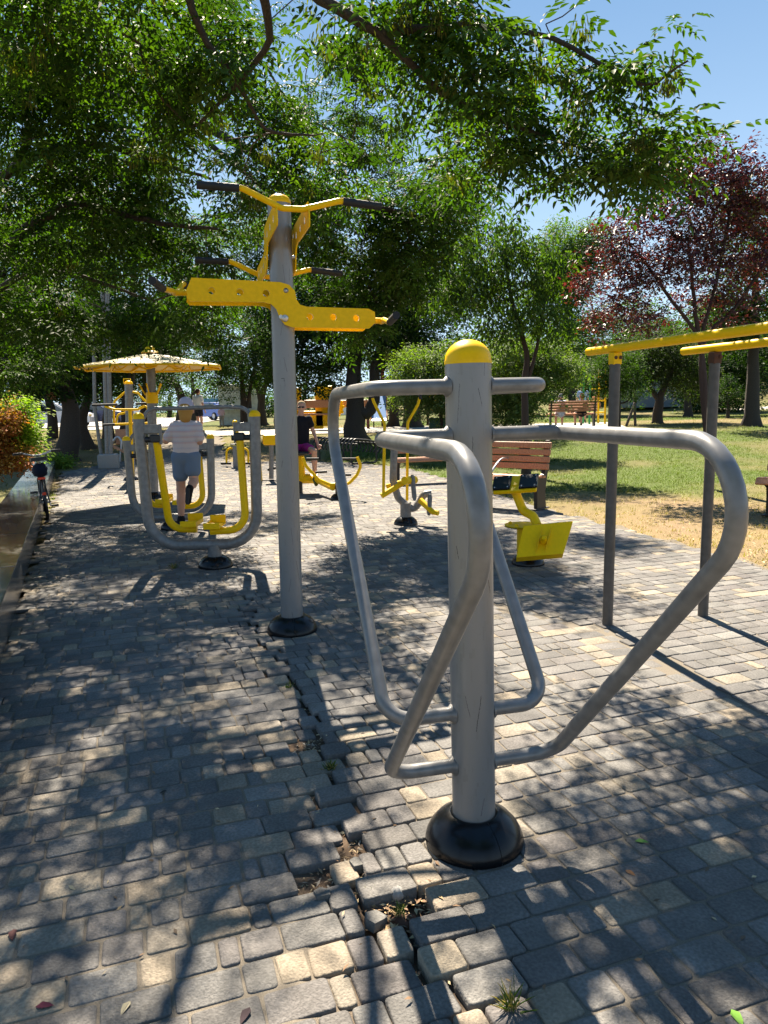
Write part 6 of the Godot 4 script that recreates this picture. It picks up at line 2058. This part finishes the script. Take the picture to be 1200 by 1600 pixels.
	for e in [[-0.6, 0.6], [0.6, 0.6], [-0.6, -0.6], [0.6, -0.6]]:
		b = B.new(); b.box(xf(Vector3(e[0], 1.6, e[1])), Vector3(0.18, 3.2, 0.18), 0.02); part(b, "post", redwood, tw)
	b = B.new(); b.box(xf(Vector3(0, 1.35, 0)), Vector3(1.5, 0.12, 1.5), 0.02); part(b, "platform", redwood, tw)
	for j in 5:
		b = B.new(); b.box(xf(Vector3(0, 0.25 + 0.22 * j, 0.66)), Vector3(1.1, 0.06, 0.06), 0.01); part(b, "rung", M.twig, tw)
	b = B.new(); b.box(xf(Vector3(1.6, 1.25, 0.5)), Vector3(0.55, 1.2, 0.05), 0.02); part(b, "panel", M.yellow, tw)
	b = B.new(); b.box(xf(Vector3(1.6, 2.0, 0.5)), Vector3(0.6, 0.35, 0.05), 0.02); part(b, "panel", green, tw)
	b = B.new(); b.box(xf(Vector3(1.35, 0.9, 0.5)), Vector3(0.12, 1.8, 0.12), 0.02); b.box(xf(Vector3(1.9, 0.9, 0.5)), Vector3(0.12, 1.8, 0.12), 0.02); part(b, "panel_post", redwood, tw)
	# yellow panelled play house behind the rower
	var yh := A(488, 676, 29)
	yh.y = terrain(yh.x, yh.z)
	var h := thing("play_house", "yellow panelled play house with brown bench boards behind the rowing trainer", "play house", yh)
	for e in [[-0.62, 0.75, 0.5], [0.50, 0.8, 0.7], [-0.05, 0.35, 1.0]]:
		b = B.new(); b.box(xf(Vector3(e[0], 0.2 + e[1] * 0.9 if e[2] < 1.0 else 0.40, 0)), Vector3(e[2], 1.55 if e[2] < 1.0 else 0.7, 0.06), 0.02); part(b, "panel", M.yellow, h)
	b = B.new(); b.box(xf(Vector3(0.15, 1.02, 0.25)), Vector3(1.7, 0.30, 0.06), 0.02); part(b, "bench_board", M.plank, h)
	b = B.new(); b.box(xf(Vector3(0.15, 0.62, 0.35)), Vector3(1.7, 0.07, 0.35), 0.02); part(b, "bench_board", M.plank, h)
	for e in [-0.9, 0.9]:
		b = B.new(); b.box(xf(Vector3(e, 0.9, 0.1)), Vector3(0.14, 1.8, 0.14), 0.02); part(b, "post", redwood, h)
	var yw := A(540, 676, 29.5)
	yw.y = terrain(yw.x, yw.z)
	var wl := thing("spinning_game", "yellow toothed play wheel on a brown board", "play equipment", yw)
	b = B.new()
	var poly := PackedVector2Array()
	for j in 40:
		var r := 0.38 if (j / 2) % 2 == 0 else 0.32
		poly.append(Vector2(cos(TAU * j / 40), sin(TAU * j / 40)) * r)
	b.prism(poly, 0.06, xf(Vector3(-0.35, 0.85, 0.2), -0.4)); part(b, "wheel", M.yellow, wl)
	b = B.new(); b.box(xf(Vector3(0.25, 1.0, 0)), Vector3(1.5, 0.28, 0.06), 0.02); part(b, "board", M.plank, wl)
	for e in [-0.4, 0.9]:
		b = B.new(); b.box(xf(Vector3(e, 0.5, -0.05)), Vector3(0.12, 1.0, 0.1), 0.02); part(b, "post", redwood, wl)
	# green planter bin
	var gb := A(685, 668, 25)
	gb.y = terrain(gb.x, gb.z)
	var bn := thing("green_bin", "dark green box bin below the round light green shrub", "bin", gb)
	b = B.new(); b.box(xf(Vector3(0, 0.26, 0)), Vector3(0.62, 0.5, 0.5), 0.02); part(b, "box", mat(lin(0.008, 0.05, 0.02), 0.5), bn)
	b = B.new(); b.box(xf(Vector3(0, 0.53, 0)), Vector3(0.68, 0.05, 0.56), 0.01); part(b, "rim", mat(lin(0.008, 0.05, 0.02), 0.5), bn)
	# low wall and hedge line on the lawn
	var lw := A(1035, 640, 50)
	lw.y = terrain(lw.x, lw.z)
	var w := thing("low_building", "low grey-blue walled building beyond the olive tree", "building", lw, -0.1)
	b = B.new(); b.box(xf(Vector3(0, 0.9, 0)), Vector3(5.0, 1.8, 3.0), 0.03); part(b, "wall", mat(lin(0.16, 0.19, 0.22), 0.8), w)
	b = B.new(); b.box(xf(Vector3(0, 1.85, 0)), Vector3(5.3, 0.12, 3.3), 0.03); part(b, "roof", M.concrete, w)

# ------------------------------------------------------------------ the scene
func _ready() -> void:
	var cam := Camera3D.new()
	cam.name = "camera"
	cam.fov = rad_to_deg(2.0 * atan(800.0 / FOCAL))
	cam.position = Vector3(0, EYE, 0)
	cam.rotation_degrees = Vector3(-PITCH, 0, ROLL)
	cam.near = 0.05
	cam.far = 800.0
	add_child(cam)
	cam.current = true
	view = cam.basis
	var sky := ProceduralSkyMaterial.new()
	sky.sky_top_color = lin(0.034, 0.088, 0.185)
	sky.sky_energy_multiplier = 0.93
	sky.sky_horizon_color = lin(0.265, 0.35, 0.42)
	sky.sky_curve = 0.21
	sky.ground_bottom_color = lin(0.10, 0.10, 0.08)
	sky.ground_horizon_color = lin(0.18, 0.22, 0.24)
	sky.sun_angle_max = 8.0
	sky.sun_curve = 0.05
	var env := Environment.new()
	env.background_mode = Environment.BG_SKY
	env.sky = Sky.new()
	env.sky.sky_material = sky
	env.tonemap_mode = Environment.TONE_MAPPER_LINEAR
	env.tonemap_exposure = 4.2
	env.sdfgi_enabled = true
	env.ssao_enabled = true
	env.ssil_enabled = true
	var we := WorldEnvironment.new()
	we.name = "environment"
	we.environment = env
	add_child(we)
	var sun := DirectionalLight3D.new()
	sun.name = "sun"
	sun.light_energy = 1.6
	sun.light_color = Color(1.0, 0.945, 0.86)
	sun.light_angular_distance = 0.53
	sun.shadow_enabled = true
	sun.rotation_degrees = Vector3(-SUN_EL, 180.0 + SUN_AZ, 0)
	add_child(sun)
	make_materials()
	make_sprays()
	build_paving()
	build_ground()
	build_wall()
	dip_station()
	lat_pull()
	parallel_bars()
	air_walker(G(337, 885), 0.03, 1.08, 1.43, 0.215, -0.10, "grey U-frame walking trainer with yellow swing legs and foot plates, weed before its foot", 0.052)
	air_walker(G(272, 826), 0.05, 1.04, 1.14, 0.15, 0.0, "lower grey U-frame walking trainer standing behind the child", 0.048)
	sunshade()
	chest_trainer()
	situp_bench()
	twister()
	pedal_trainer()
	rower()
	elliptical()
	leg_press()
	park_bench(G(784, 792), -0.72, "slatted wooden bench with a curved steel armrest behind the yellow leg trainer", "park benches", 1.35)
	park_bench(GT(672, 752), 0.25, "slatted wooden bench behind the cross trainer on the lawn edge", "park benches", 1.5)
	park_bench(G(1300, 812), -0.75, "slatted wooden bench at the lawn edge beside the parallel bars", "park benches", 1.6)
	tube_bench()
	bicycle()
	build_ash_trees()
	build_trees_behind_the_viewer()
	build_background_trees()
	build_far_things()
	build_people()
	build_small_ground_things()
